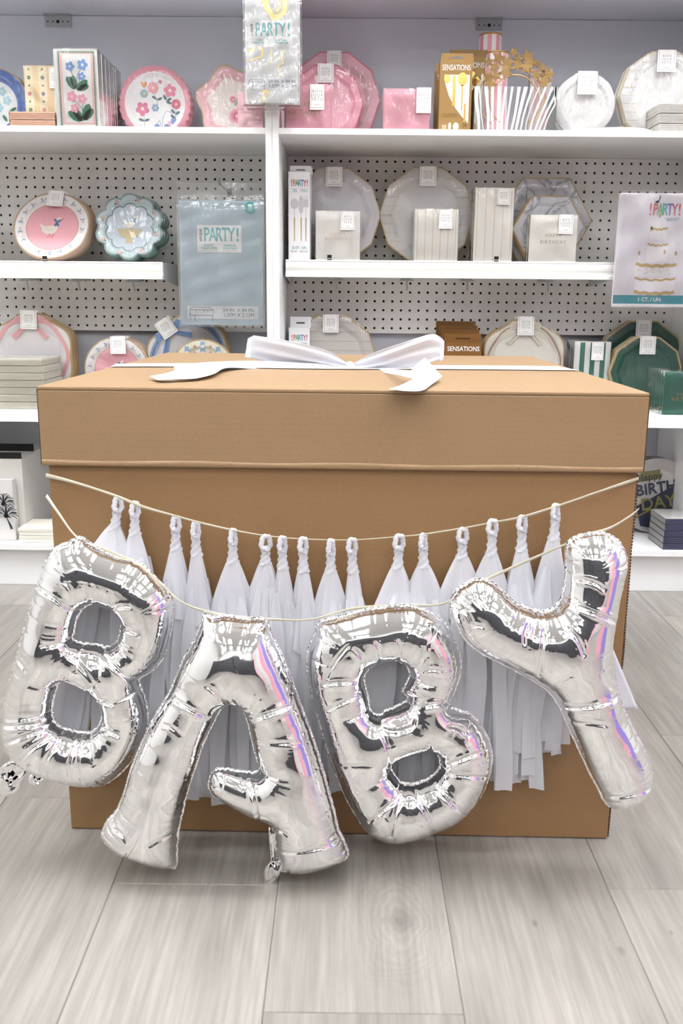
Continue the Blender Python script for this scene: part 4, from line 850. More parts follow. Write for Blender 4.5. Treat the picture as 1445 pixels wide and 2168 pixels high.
# ---------------------------------------------------------------- hanging foil tablecovers
def table_icon(mb, x, z, s, y):
    k = C('#4a4f55')
    for pts in ([(-1, .25), (-.85, .45), (.75, .42), (1, .2), (-1, .25)], [(-1, .25), (-.98, -.25), (.97, -.25), (1, .2)], [(-.6, -.25), (-.6, -.75)], [(.9, -.25), (.9, -.75)], [(-1, .25), (-1.02, -.3), (-.95, -.6)], [(-.5, .2), (-.48, 0)], [(.2, .2), (.22, 0)], [(.5, .2), (.49, .02)]):
        mb.stroke([(x+a*s, z+b*s) for a, b in pts], s*.045, y, k)
def cover(name, label, x0, x1, yt, yb, Y, depth, m, logo, icon, bagtop, deco=None, sub=('FOIL\nTABLECOVER', 'NAPPE EN\nALUMINIUM'), folds=0, hk=None, rz=0):
    a = onY(x0, (yt+yb)/2, Y)[0]; b = onY(x1, (yt+yb)/2, Y)[0]; zt = onY(x0, yt, Y)[2]; z0 = onY(x0, yb, Y)[2]; w = b-a; h = zt-z0
    t = thing(name, label, 'tablecover', ((a+b)/2, Y, z0), rz); mb = MB()
    n = 3
    for i in range(n): mb.box(-w/2+.001*i, w/2-.0015*i, depth*i/n+.0002, depth*(i+1)/n, .001+.004*i*(folds > 0), h-.002*i, m)
    o = mb.build('folded_cover', t, bevel=.0035); 
    mb = MB(); lx, lz, lw, lh = logo
    mb.rect(lx*w-lw*w/2, lx*w+lw*w/2, lz*h-lh*h/2, lz*h+lh*h/2, -.0012, PAPER); ix, iz, iw, ih = icon; mb.rect((ix-iw/2)*w, (ix+iw/2)*w, (iz-ih/2)*h, (iz+ih/2)*h, -.0012, C('#e3e7ea'))
    mb.rect(lx*w-lw*w/2, lx*w+lw*w/2, lz*h-lh*h*.19, lz*h-lh*h*.185, -.0014, C('#cfd8da'))
    table_icon(mb, (ix-iw*.30)*w, iz*h, iw*w*.165, -.0016)
    lab = mb.build('paper_label', t)
    party(lab, lx*w+lw*w*.045, (lz+lh*.13)*h, lh*h*.52, -.0018, lw*w*.80)
    for k, s in enumerate(sub): text(s, lh*h*.105, C('#3fb0b5'), lab, (lx+(-.24 if k == 0 else .24)*lw)*w, (lz-lh*.30)*h, -.0018, bold=.02)
    for k, s in enumerate(('REUSABLE · INDOOR/OUTDOOR', 'RÉUTILISABLE · INTÉRIEUR')): text(s, lh*h*.045, INK, lab, (lx+(-.24 if k == 0 else .24)*lw)*w, (lz-lh*.44)*h, -.0018)
    text('54 IN. X 84 IN.\n1.37M X 2.13M', ih*h*.40, C('#3f4246'), lab, (ix+iw*.22)*w, iz*h, -.0018)
    if deco:
        mb = MB(); deco(mb, w, h); mb.build('gold_print', t)
    R = random.Random(5); mb = MB(); e = .005; hb = h+bagtop
    nx_, nz_ = 14, 26; vs = [(-w/2-e+(w+2*e)*i/nx_, -.005+math.sin(i*1.1+j*.35)*.002+math.sin(j*1.7-i*.6)*.0012+(.0 if j < nz_*h/hb else .012), -.004+(hb+.004)*j/nz_) for j in range(nz_+1) for i in range(nx_+1)]
    mb.add(vs, [(j*(nx_+1)+i, j*(nx_+1)+i+1, (j+1)*(nx_+1)+i+1, (j+1)*(nx_+1)+i) for j in range(nz_) for i in range(nx_)], FILMB)
    vs = [(-w/2-e, -.003, -.004), (-w/2-e, depth+.002, -.004), (-w/2-e, depth+.002, h), (-w/2-e, .007, hb), (w/2+e, -.003, -.004), (w/2+e, depth+.002, -.004), (w/2+e, depth+.002, h), (w/2+e, .007, hb)]
    mb.add(vs, [(0, 1, 2, 3), (4, 7, 6, 5), (0, 4, 5, 1)], FILMH); mb.build('clear_bag', t, True)
    return t, w, h
FOILG = mat('pearl_grey_foil', '#d5d6d6', .35, .15, bump=(18, .3))
def vein(mb, w, h):
    g = mat('gold_vein', '#e6c978', .25, .7); y = -.0010
    for pts, a, b in (([(-.12, 1), (-.08, .9), (0, .84), (.05, .76)], .018, .008), ([(.28, 1.0), (.26, .88), (.16, .82), (.05, .80)], .008, .014), ([(.14, 1), (.16, .9), (.1, .86)], .003, .006), ([(.2, .97), (.19, .9)], .002, .003), ([(-.46, .50), (-.36, .5), (-.3, .54), (-.18, .5), (-.2, .44), (-.33, .42), (-.44, .4)], .006, .003), ([(-.02, .5), (0, .44), (-.02, .36)], .003, .002), ([(.25, .5), (.18, .44), (.22, .38), (.12, .35), (.16, .28), (.2, .24)], .004, .003), ([(-.2, .12), (-.08, .1), (-.15, .06), (-.22, .02)], .008, .004)):
        mb.stroke(catmull([(p[0]*w, p[1]*h) for p in pts], 5), a, y, g, b)
gt, gw, gh = cover('tablecover_pack', 'grey foil tablecover in a clear bag with gold veins, hanging on the twin uprights', 519, 630, -8, 218, 2.405, .018, FOILG, (-.02, .655, .84, .25), (.0, .185, .94, .115), .03, vein, folds=1)
dup(gt, (.004, .024, -.004), 'grey foil tablecover hanging right behind the front one on the uprights')
mb = MB(); mb.tube([(0, .047, 0), (0, .02, 0), (0, -.004, -.0), (0, -.012, .006), (0, -.013, .016)], .002, STEEL); mb.box(-.006, .006, .046, .05, -.016, .016, STEEL)
o = mb.build('peg_hook', None, True, loc=(gt.location.x, 2.409, gt.location.z+gh+.018)); tag(o, 'short chrome hook at the top of the twin uprights, holding foil tablecovers', 'hook')
# ---------------------------------------------------------------- top shelf, right bay
PK1 = C('#f0a9b9', .3); PK2 = C('#f4b9c5', .3); PKE = C('#d8667f', .4)
t, R_, cz_ = plate('party_plates', 'large ten sided pink plate pack at the back of the top shelf', 707, 108, 2.74, ZT, ngon(10), [(.74, C('#eeb7c1', .35)), (.975, C('#f2bcc8', .35)), (1.0, PKE)], PKE, tg=(0, .9, 0, .04), wrap=FILMH, seed=11)
plate('party_plates', 'smaller ten sided pink plate pack in front of the large pink one', 689, 136, 2.67, ZT, ngon(10), [(.74, PK2), (.975, PK1), (1.0, PKE)], PKE, tg=(0, .86, 0, .043), wrap=FILMH, seed=12, copies=1, clabel='smaller ten sided pink plate pack, rear one of the pair')
t, w, h = pack('napkin_pack', 'pink HAPPY BIRTHDAY napkin pack leaning before the pink ten sided plates', 604, 700, 180, 2.49, ZT, .022, C('#f1acbb', .35), C('#e59aab', .4), tg=(.2, .72, .036, .06), copies=1, clabel='pink birthday napkin pack, {} from the front before the pink plates', wrap=FILMH, seed=14)
for k, s in enumerate(('HAPPY', 'BIRTHDAY')): text(s, .016, GOLDP, t, -.01+(.0 if k else -.0), .060-.02*k, -.0012, space=1.15)
pack('napkin_pack', 'plain pink napkin pack standing left of the brown cutlery boxes', 812, 910, 188, 2.5, ZT, .02, C('#f3b0be', .35), C('#e59aab', .4), tg=(.36, .72, .037, .06), copies=3, clabel='plain pink napkin pack beside the cutlery boxes, {} from the front', layers=4, wrap=FILMH, group='plain pink napkin packs', seed=15)
BRN = mat('bronze_card', '#957440', .45, .1); WINB = C('#e9e6e2')
def sens(mb, w, h):
    y = -.0006; pts = [(-w*.36, h*.80), (w*.42, h*.80), (w*.42, h*.12), (w*.25, h*.2), (0, h*.34), (-w*.2, h*.5), (-w*.33, h*.68)]
    mb.flat(pts, y, WINB)
    for x, r in ((-.27, .10), (.2, .15)): mb.disc(x*w, h*.74, r*w, y-.0003, mat('gold_cutlery', '#d9b56a', .2, .9), 12, r*w*1.3)
    for x, z0, z1, ww in ((-.05, .36, .79, .1), (.2, .42, .66, .05), (.3, .14, .4, .06), (.2, .3, .42, .04)): mb.rect((x-ww/2)*w, (x+ww/2)*w, z0*h, z1*h, y-.0003, MATS['gold_cutlery'])
    for i, x in enumerate((-.38, -.33, -.28)): mb.rect(x*w, (x+.02)*w, .02*h, .10*h, y, C('#e6d9bd'))
    petal(mb, -w*.15, h*.02, w*.24, PI/2, C('#e6d9bd'), y, .4); mb.disc(w*.04, h*.075, w*.09, y, C('#e6d9bd'), 12, w*.12)
def sens_box(label, x0, x1, yt, Y, zb, hdr=.022, **k):
    t, w, h = pack('cutlery_box', label, x0, x1, yt, Y, zb, .028, BRN, BRN, sens, cat='cutlery box', filmon=False, layers=1, **k)
    mb = MB(); mb.box(-w/2+.004, w/2+.004, .024, .027, h-.002, h+hdr, BRN); mb.rect(-w*.18, w*.24, h+hdr*.45, h+hdr*.62, .0236, C('#6f7176')); mb.disc(w*.03, h+hdr*.62, hdr*.16, .0235, C('#6f7176'), 8); mb.build('hang_header', t)
    text('SENSATIONS', .0185, PAPER, t, 0, h*.895, -.0012, sx=w*8.2, bold=.008)
    text('Assorted Cutlery\nCouverts assortis', .0058, C('#6b4f22'), t, -w*.14, h*.235, -.0012, sx=.9); text('24', .012, C('#5a4018'), t, w*.3, h*.09, -.0012, bold=.01)
    return t, w, h
sens_box('bronze card cutlery box with a window, in front on the top shelf', 931, 1000, 128, 2.5, ZT, seed=16)
t0 = sens_box('bronze cutlery box leaning second, behind and left of the front one', 921, 990, 150, 2.56, ZT, seed=17)[0]
sens_box('bronze cutlery box directly behind the windowed one, right of the second', 950, 1030, 120, 2.62, ZT, seed=18)
def cup(label, cx, yt, Y, r, hh, zb):
    p = onY(cx, yt, Y); t = thing('paper_cups', label, 'cup', (p[0], Y, zb)); h = p[2]-zb; mb = MB(); n = 32; A = mat('cup_pink', '#ee9fae', .4); Bm = mat('cup_white', '#f4f1ee', .4)
    rt, rb = r, r*1.22
    for j in range(n):
        a0, a1 = 2*PI*j/n, 2*PI*(j+1)/n
        mb.add([(rb*math.cos(a0), rb*math.sin(a0), 0), (rb*math.cos(a1), rb*math.sin(a1), 0), (rt*math.cos(a1), rt*math.sin(a1), h), (rt*math.cos(a0), rt*math.sin(a0), h)], [(0, 1, 2, 3)], A if (j//2) % 2 else Bm)
    mb.disc(0, 0, .001, 0, A, 3); mb.build('cup_wall', t)
    mb = MB(); mb.lathe([(rt*.985, h-.004), (rt+.0012, h-.003), (rt+.0012, h+.0005), (rt*.96, h+.001), (rt*.95, h-.004), (0, h-.004)], GOLD, n); mb.build('gold_rim', t, True)
cup('tall stack of pink and white striped paper cups, taller and behind', 1038, 75, 2.7, .030, 0, ZT)
cup('shorter stack of pink and white striped paper cups, just before the tall one', 1052, 113, 2.62, .029, 0, ZT)
def stripes(cols, n):
    def d(mb, w, h):
        for i in range(n): mb.rect(-w/2+w*i/n+.0004, -w/2+w*(i+1)/n-.0002, .001, h-.002, -.0006, C(cols[i % len(cols)], .5))
    return d
pack('napkin_pack', 'pink and white striped napkin pack behind the gold star headbands', 1122, 1168, 145, 2.72, ZT, .02, PAPER, C('#f3c8d0'), stripes(['#f3edea', '#f1b8c3'], 5))
GLIT = mat('gold_glitter', '#a08252', .3, .8, bump=(900, 1, .002))
def headband(label, px, py, Y, r, seed):
    R = random.Random(seed); p = onY(px, py, Y); zc = p[2]; t = thing('star_headband', label, 'headband', (p[0], Y, ZT+.0008), group='gold star headbands', rz=0); z = zc-ZT; z = max(z, r*1.0+.004)
    mb = MB(); mb.tube([(r*math.cos(a), 0, z+r*math.sin(a)*1.0) for a in np.linspace(-.95, PI+.95, 40)], .0017, mat('gold_band', '#c9a068', .3, .9), 8); mb.build('band', t, True)
    for k in range(7):
        a = PI/2+(k-3)*.33+R.uniform(-.05, .05); rr = r+.012+R.uniform(0, .012); s = .019 if k % 2 == 0 else .014; cx, cz = rr*math.cos(a), z+rr*math.sin(a); ph = R.random()*2
        pts = [(cx+(s if i % 2 == 0 else s*.45)*math.cos(ph+PI*i/5), cz+(s if i % 2 == 0 else s*.45)*math.sin(ph+PI*i/5)) for i in range(10)]
        mb = MB(); mb.prism(pts, -.003, .001, GLIT); mb.build('star', t)
headband('gold glitter star headband, frontmost inside the clear box', 1088, 215, 2.515, .062, 1)
headband('gold glitter star headband in the middle of three', 1094, 208, 2.545, .072, 2)
headband('gold glitter star headband furthest back, with the highest stars', 1080, 205, 2.575, .082, 3)
def clear_box():
    a, b = onY(1003, 230, 2.485), onY(1177, 230, 2.485); w = (b[0]-a[0])/2; h = onY(1090, 183, 2.485)[2]-ZT
    t = thing('clear_display_box', 'clear plastic box with diagonal reflections painted on in white, holding gold star headbands', 'box', ((a[0]+b[0])/2, 2.485, ZT+.0004))
    PL = film('clear_plastic', rough=.05, base=.05, scale=4, strength=.15, milky=.03); mb = MB(); D = .125
    mb.box(-w, w, 0, .0012, 0, h, PL); mb.box(-w, -w+.0012, .0014, D, 0, h, PL); mb.box(w-.0012, w, .0014, D, 0, h, PL); mb.box(-w, w, D, D+.0012, 0, h*.6, PL); mb.build('box_walls', t)
    mb = MB(); S = mat('painted_reflection', '#f2f7f9', .15, .1); R = random.Random(2)  # reflections on the clear front, painted as white strokes
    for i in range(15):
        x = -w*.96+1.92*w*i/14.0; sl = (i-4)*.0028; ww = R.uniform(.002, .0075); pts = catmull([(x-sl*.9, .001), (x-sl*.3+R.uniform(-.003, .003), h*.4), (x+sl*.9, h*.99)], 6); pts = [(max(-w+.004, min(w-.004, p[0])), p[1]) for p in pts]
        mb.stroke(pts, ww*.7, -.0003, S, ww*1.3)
    mb.build('reflection_streaks', t)
clear_box()
plate('party_plates', 'round white plate pack with paper tag, right of the star headbands', 1243, 153, 2.54, ZT, circ, [(.8, PAPER), (1, C('#ecebea'))], C('#e4e2df'), tg=(.02, .80, 0, .05), wrap=FILMH, seed=20, copies=1, clabel='round white plate pack right of the star headbands, rear one of the pair')
def goldlines(mb, R, cz, f=None):
    for i in range(11):
        z = -.9+i*.18; L_ = math.sqrt(max(0, 1-z*z)); g = C('#cdb78d', .4)
        for s in (-1, 1): mb.rect(min(s*R*L_*.97, s*R*L_*.62), max(s*R*L_*.97, s*R*L_*.62), cz+z*R-.0004, cz+z*R+.0005, -.0003 if L_ < .8 else -.0004, g)
def lines_full(mb, R, cz):
    for i in range(9):
        z = -.8+i*.2; L_ = math.sqrt(max(0, 1-z*z))*.93; mb.rect(-R*L_, R*L_, cz+z*R-.0006, cz+z*R+.0006, -.0008, C('#b9a88d', .4))
plate('party_plates', 'big white ten sided plate pack at the right end of the top shelf', 1411, 107, 2.59, ZT, ngon(10), [(.7, PAPER), (.98, C('#ebe9e8')), (1, GOLDP)], C('#d8d3cc'), deco=goldlines, tg=(.02, .86, 0, .048), wrap=FILMH, seed=21, copies=1, clabel='big white ten sided plate pack, rear one, at the right end')
mb = MB(); p = onY(1300, 262, 2.54); mb.lathe([(0, .006), (.075, .006), (.085, .009), (.112, .013), (.114, .012), (.114, .003), (.1, 0), (0, 0)], CREAM, 48); o = mb.build('paper_plate', None, True, loc=(onY(1296, 262, 2.585)[0], 2.60, ZT+.0005)); tag(o, 'loose cream paper plate lying flat at the top shelf edge', 'plate')
for k in range(3):
    a = onY(1392, 250, 2.5)[0]; t = thing('napkin_pack', 'white crinkled napkin pack at the far right of the top shelf, %s of three' % ('bottom', 'middle', 'top')[k], 'napkins', (a, 2.49, ZT+.0005+.024*k), group='crinkled napkins at the right of the top shelf'); mb = MB()
    for i in range(5): mb.box(.0006*(i % 2), .12, 0, .11, .0045*i, .0045*i+.0043, mat('ruffled_white', '#efece6', .6, bump=(120, .9, .004)))
    mb.build('folded_stack', t, bevel=.001); mb = MB(); mb.box(-.001, .121, -.0012, .111, .0002, .0232, FILM); mb.build('wrapping_film', t)

# ---------------------------------------------------------------- middle shelf, left
def goose(mb, x, z, s, y, bow='#5a72a8'):
    W = C('#eee9dd'); body = [(-.95, .25), (-.8, .05), (-.7, -.35), (-.3, -.62), (.2, -.6), (.5, -.3), (.58, .1), (.62, .5), (.8, .62), (.78, .85), (.6, .95), (.42, .85), (.38, .5), (.25, .2), (-.1, .12), (-.5, .1), (-.95, .38)]
    mb.flat([(x+a*s, z+b*s) for a, b in body], y, W); mb.flat([(x+s*.78, z+s*.82), (x+s*1.0, z+s*.72), (x+s*.77, z+s*.66)], y-.0002, C('#e08a78'))
    for a in (-.05, .25): mb.stroke([(x+a*s, z-s*.58), (x+a*s-.02*s, z-s*.85), (x+a*s-.2*s, z-s*.95)], s*.07, y, C('#d98468'))
    for an in (2.2, .7, -1.2, -2.0): petal(mb, x+s*.45, z+s*.45, s*.42, an, C(bow), y-.0004, .5)
    mb.stroke([(x-s*.5, z-s*.1), (x-s*.1, z-s*.3), (x+s*.2, z-s*.2)], s*.03, y-.0003, C('#cfc8b6'))
def goose_plate(mb, R, cz):
    goose(mb, -.03*R, cz-.02*R, R*.33, .0064)
    for i in range(18):
        a = 2*PI*i/18+.17; x, z = R*.83*math.cos(a), cz+R*.83*math.sin(a); c = C('#a3b2c9')
        petal(mb, x, z, R*.1, a+PI/2+.6, c, -.0004, .4); petal(mb, x, z, R*.1, a+PI/2-.6, c, -.0005, .4); mb.disc(x-.05*R*math.cos(a+PI/2), z-.05*R*math.sin(a+PI/2), R*.022, -.0006, C('#e3a59d'), 6)
PKC = C('#efb0b8', .4)
RIM = [(.68, PKC), (.70, C('#c9a079')), (.965, PAPER), (1.0, C('#c3a37c', .4))]
plate('party_plates', 'pink goose plate pack with paper tag at the front of the left pegboard shelf', 93, 412, 2.605, ZML, circ, RIM, C('#cdb5a2'), deco=goose_plate, tg=(.05, .80, .06, .044), copies=5, clabel='pink goose plate pack with brown edge, {} from the front on the pegboard shelf', thick=.013, group='goose plate packs on the pegboard shelf', seed=30, lean=-.5, Rpx=81, dy=.003)
def teal_deco(mb, R, cz):
    y = .0064; goose(mb, .02*R, cz+.12*R, R*.22, y, '#7b93a8'); pts = [(-.35, -.05), (.35, -.05), (.25, -.28), (.08, -.34), (.1, -.48), (-.1, -.48), (-.08, -.34), (-.25, -.28)]
    mb.flat([(a*R, cz+b*R) for a, b in pts], y-.0008, C('#c9b98d'))
    for i in range(8):
        a = 2*PI*(i+.5)/8+.1; x, z = R*.82*math.cos(a), cz+R*.82*math.sin(a); flower(mb, x, z, R*.06, C('#d99b93'), -.0004, 5); petal(mb, x, z, R*.1, a+2, GRN, -.0003)
plate('party_plates', 'scalloped grey green plate pack with a goose in a basket, in clear wrap', 265, 409, 2.61, ZML, scal(10, .13, .3), [(.70, C('#c3cdd6', .4)), (.725, C('#5f7370')), (.94, C('#bccbcd', .35)), (1, C('#7d9390', .35))], C('#6f8a84'), deco=teal_deco, copies=3, clabel='grey green scalloped plate pack on the pegboard shelf, {} from the front', wrap=FILMH, thick=.018, group='grey green goose plate packs', seed=31, lean=-.32, Rpx=74)
plate('party_plates', 'clear wrapped plate pack cut by the photo\'s left edge on the pegboard shelf', -80, 415, 2.63, ZML, circ, [(1, C('#d8d2c8'))], C('#b5b0a4'), seed=32, lean=-.02)
BLUEP = mat('powder_blue_plastic', '#b0c5cf', .45, bump=(9, .25, .01))
bt, bw, bh = cover('tablecover_pack', 'powder blue plastic tablecover in a clear bag hanging on the left pegboard', 381, 556, 424, 688, 2.60, .03, BLUEP, (-.02, .70, .53, .215), (.01, .105, .87, .105), .047, None, ('PLASTIC\nTABLECOVER', 'NAPPE EN\nPLASTIQUE'))
mb = MB(); mb.disc(bw*.355, bh*.945, .0155, -.0013, C('#35b3b0'), 24); st_ = mb.build('round_sticker', bt); text('REUSABLE\nINDOOR', .0036, PAPER, st_, bw*.355, bh*.962, -.0016, bold=.02); text('USAGE\nMULTIPLE', .0036, PAPER, st_, bw*.355, bh*.925, -.0016, bold=.02)
p = onY(466, 391, 2.606); hook('thin peg hook holding the blue tablecover bag on the left pegboard', p[0], 2.595, YB, p[2], 0)
# ---------------------------------------------------------------- middle shelf, right
def cut_box(mb, w, h):
    y = -.0006; g = C('#c9c9cc'); gd = C('#b9a878')
    mb.disc(-w*.22, h*.64, w*.19, y, g, 16, w*.24); mb.rect(-w*.235, -w*.205, h*.42, h*.6, y, g)
    petal(mb, w*.08, h*.52, h*.22, PI/2, g, y, .3); mb.rect(w*.075, w*.11, h*.42, h*.56, y, g)
    mb.rect(w*.2, w*.42, h*.6, h*.69, y, g); mb.rect(w*.295, w*.325, h*.42, h*.6, y, g)
    for i in range(3): mb.rect(w*(.21+.08*i), w*(.24+.08*i), h*.68, h*.735, y, g)
    for x in (-.22, .092, .31): mb.flat([(w*(x-.035), h*.48), (w*(x+.035), h*.48), (w*(x+.02), h*.215), (w*(x-.02), h*.215)], y-.0002, gd)
def party_box(label, x0, x1, yt, Y, zb, copies=1, hdr=.018, seed=40):
    t, w, h = pack('cutlery_box', label, x0, x1, yt, Y, zb, .026, C('#f1f1f3', .4), C('#ececee', .4), cut_box, cat='cutlery box', filmon=False, layers=1, seed=seed)
    mb = MB(); mb.box(-w/2+.003, w/2+.003, .022, .025, h-.001, h+hdr, C('#f1f1f3', .4)); mb.rect(-w*.15, w*.25, h+hdr*.35, h+hdr*.5, .0217, C('#55575c')); mb.build('hang_header', t)
    party(t, 0, h*.87, h*.075, -.0012, w*.8, uniq=False, multi=True)
    text('KNIVES\nFORKS\nSPOONS', .0034, C('#4f8f95'), t, -w*.2, h*.79, -.0012); text('COUTEAUX\nFOURCHETTES\nCUILLÈRES', .0034, C('#4f8f95'), t, w*.22, h*.79, -.0012)
    text('12 CT. / UN.', .0095, C('#3f9a94'), t, 0, h*.137, -.0012, bold=.015, sx=.82); text('4', .008, BLACK, t, -w*.35, h*.095, -.0012); text('4', .008, BLACK, t, w*.07, h*.095, -.0012)
    text('KNIVES\nFORKS', .0034, INK, t, -w*.2, h*.095, -.0012); text('COUTEAUX\nCUILLÈRES', .0034, INK, t, w*.27, h*.095, -.0012)
    return t
tp = party_box('white party cutlery box with cutlery print, left end of right pegboard shelf', 610, 656, 364, 2.60, ZMR); dup(tp, (.002, .034, 0), 'white party cutlery box hidden behind the first, left end of pegboard shelf')
GR = C('#c8ab79', .4)
plate('party_plates', 'plain white ten sided plate pack with gold edge, left one on the pegboard shelf', 707, 355, 2.70, ZMR, ngon(10), [(.72, C('#e3e1e4')), (.978, C('#dddbde')), (1, GR)], GR, tg=(.0, .87, 0, .046), copies=1, clabel='plain gold edged ten sided plate pack on the pegboard shelf, rear one of the pair', wrap=FILMH, seed=41, lean=-.02)
plate('party_plates', 'white ten sided plate pack with fine gold dashes, middle of the pegboard shelf', 906, 354, 2.70, ZMR, ngon(10), [(.72, C('#e0dedd')), (.978, C('#dbd8d6')), (1, GR)], GR, deco=goldlines, tg=(.0, .87, 0, .046), copies=1, clabel='gold dashed ten sided plate pack on the pegboard shelf, rear one of the pair', wrap=FILMH, seed=42, lean=-.02)
t, w, h = pack('napkin_pack', 'cream napkin pack with faint HAPPY BIRTHDAY before the left ten sided plates', 668, 762, 447, 2.595, ZMR, .02, C('#f4f3ee'), C('#f0eee6'), tg=(.22, .80, .038, .048), copies=2, clabel='cream napkin pack before the left ten sided plates, {} from the front', seed=43)
text('HAPPY\nBIRTHDAY', .013, C('#e6dccb'), t, -.0, h*.48, -.0012, space=1.2)
def gstripe(n):
    def d(mb, w, h):
        for i in range(n): mb.stroke([(-w*.44+w*.88*i/(n-1), .001), (-w*.44+w*.88*i/(n-1)+.001, h*.5), (-w*.44+w*.88*i/(n-1), h-.002)], .0016, -.0006, C('#dfcda6', .4))
    return d
pack('napkin_pack', 'white napkin pack with thin gold stripes, before the middle ten sided plates', 878, 970, 443, 2.59, ZMR, .02, C('#f4f2ec'), C('#efebe0'), gstripe(6), tg=(.2, .8, .036, .048), copies=3, clabel='gold striped napkin pack before the middle ten sided plates, {} from the front', wrap=FILMH, group='gold striped napkin packs', seed=44)
pack('napkin_pack', 'tall gold striped guest towel pack between the ten sided and the marble plates', 1006, 1088, 398, 2.60, ZMR, .022, C('#f4f2ec'), C('#efebe0'), gstripe(5), tg=(.22, .88, .034, .042), copies=2, clabel='tall gold striped guest towel pack, {} from the front on the pegboard shelf', wrap=FILMH, seed=45)
def marble_mat():
    m = bpy.data.materials.new('marble_print'); m.use_nodes = True; nt = m.node_tree; N = nt.nodes.new; b = nt.nodes['Principled BSDF']
    tc = N('ShaderNodeTexCoord'); n = N('ShaderNodeTexNoise'); n.inputs['Scale'].default_value = 9; n.inputs['Detail'].default_value = 6; n.inputs['Distortion'].default_value = 1.5; nt.links.new(tc.outputs['Object'], n.inputs['Vector'])
    r = N('ShaderNodeValToRGB'); e = r.color_ramp.elements; e[0].position = .36; e[0].color = lin('#dcdadd'); e[1].position = .62; e[1].color = lin('#e4e2e4')
    for ps, c in ((.46, '#cfced3'), (.5, '#8f9097'), (.53, '#d2d1d6')): q = e.new(ps); q.color = lin(c)
    nt.links.new(n.outputs[0], r.inputs[0]); nt.links.new(r.outputs[0], b.inputs['Base Color']); b.inputs['Roughness'].default_value = .35; return m
MARB = marble_mat()
plate('party_plates', 'large grey marble print hexagon plate pack with gold edge', 1158, 376, 2.71, ZMR, ngon(6), [(.74, MARB), (.972, MARB), (1, GR)], GR, wrap=FILMH, seed=46, lean=-.02)
plate('party_plates', 'small grey marble print hexagon plate pack in front of the large hexagon', 1166, 415, 2.65, ZMR, ngon(6), [(.74, MARB), (.97, MARB), (1, GR)], GR, wrap=FILM, seed=47, lean=-.02, copies=1, clabel='small marble hexagon plate pack, rear one of the pair')
t, w, h = pack('napkin_pack', 'white HAPPY BIRTHDAY napkin pack in front of the marble hexagon plates', 1122, 1222, 455, 2.59, ZMR, .02, C('#f4f2ea'), C('#efebe0'), tg=(.24, .80, .038, .05), copies=1, clabel='white birthday napkin pack before the marble hexagons, {} from the front', seed=48)
text('HAPPY', .0125, C('#b3aca1'), t, 0, h*.56, -.0012, space=1.25); text('BIRTHDAY', .0125, C('#b3aca1'), t, 0, h*.42, -.0012, space=1.25)
def clip(px, Y, z, lab):
    x = onY(px, 545, Y)[0]; mb = MB(); mb.box(-.006, .006, -.003, .0, -.001, .012, BLACK); mb.box(-.006, .006, -.0035, .008, .0005, .0035, GREYM); o = mb.build('shelf_clip', None, loc=(x, Y, z)); tag(o, lab, 'clip')
clip(95, 2.575, ZML+.0005, 'small black clip on the left pegboard shelf, before the goose plates'); clip(697, 2.575, ZMR+.0005, 'small black clip before the cream napkin packs on the pegboard shelf'); clip(1050, 2.575, ZMR+.0005, 'small black clip before the tall gold striped guest towels')
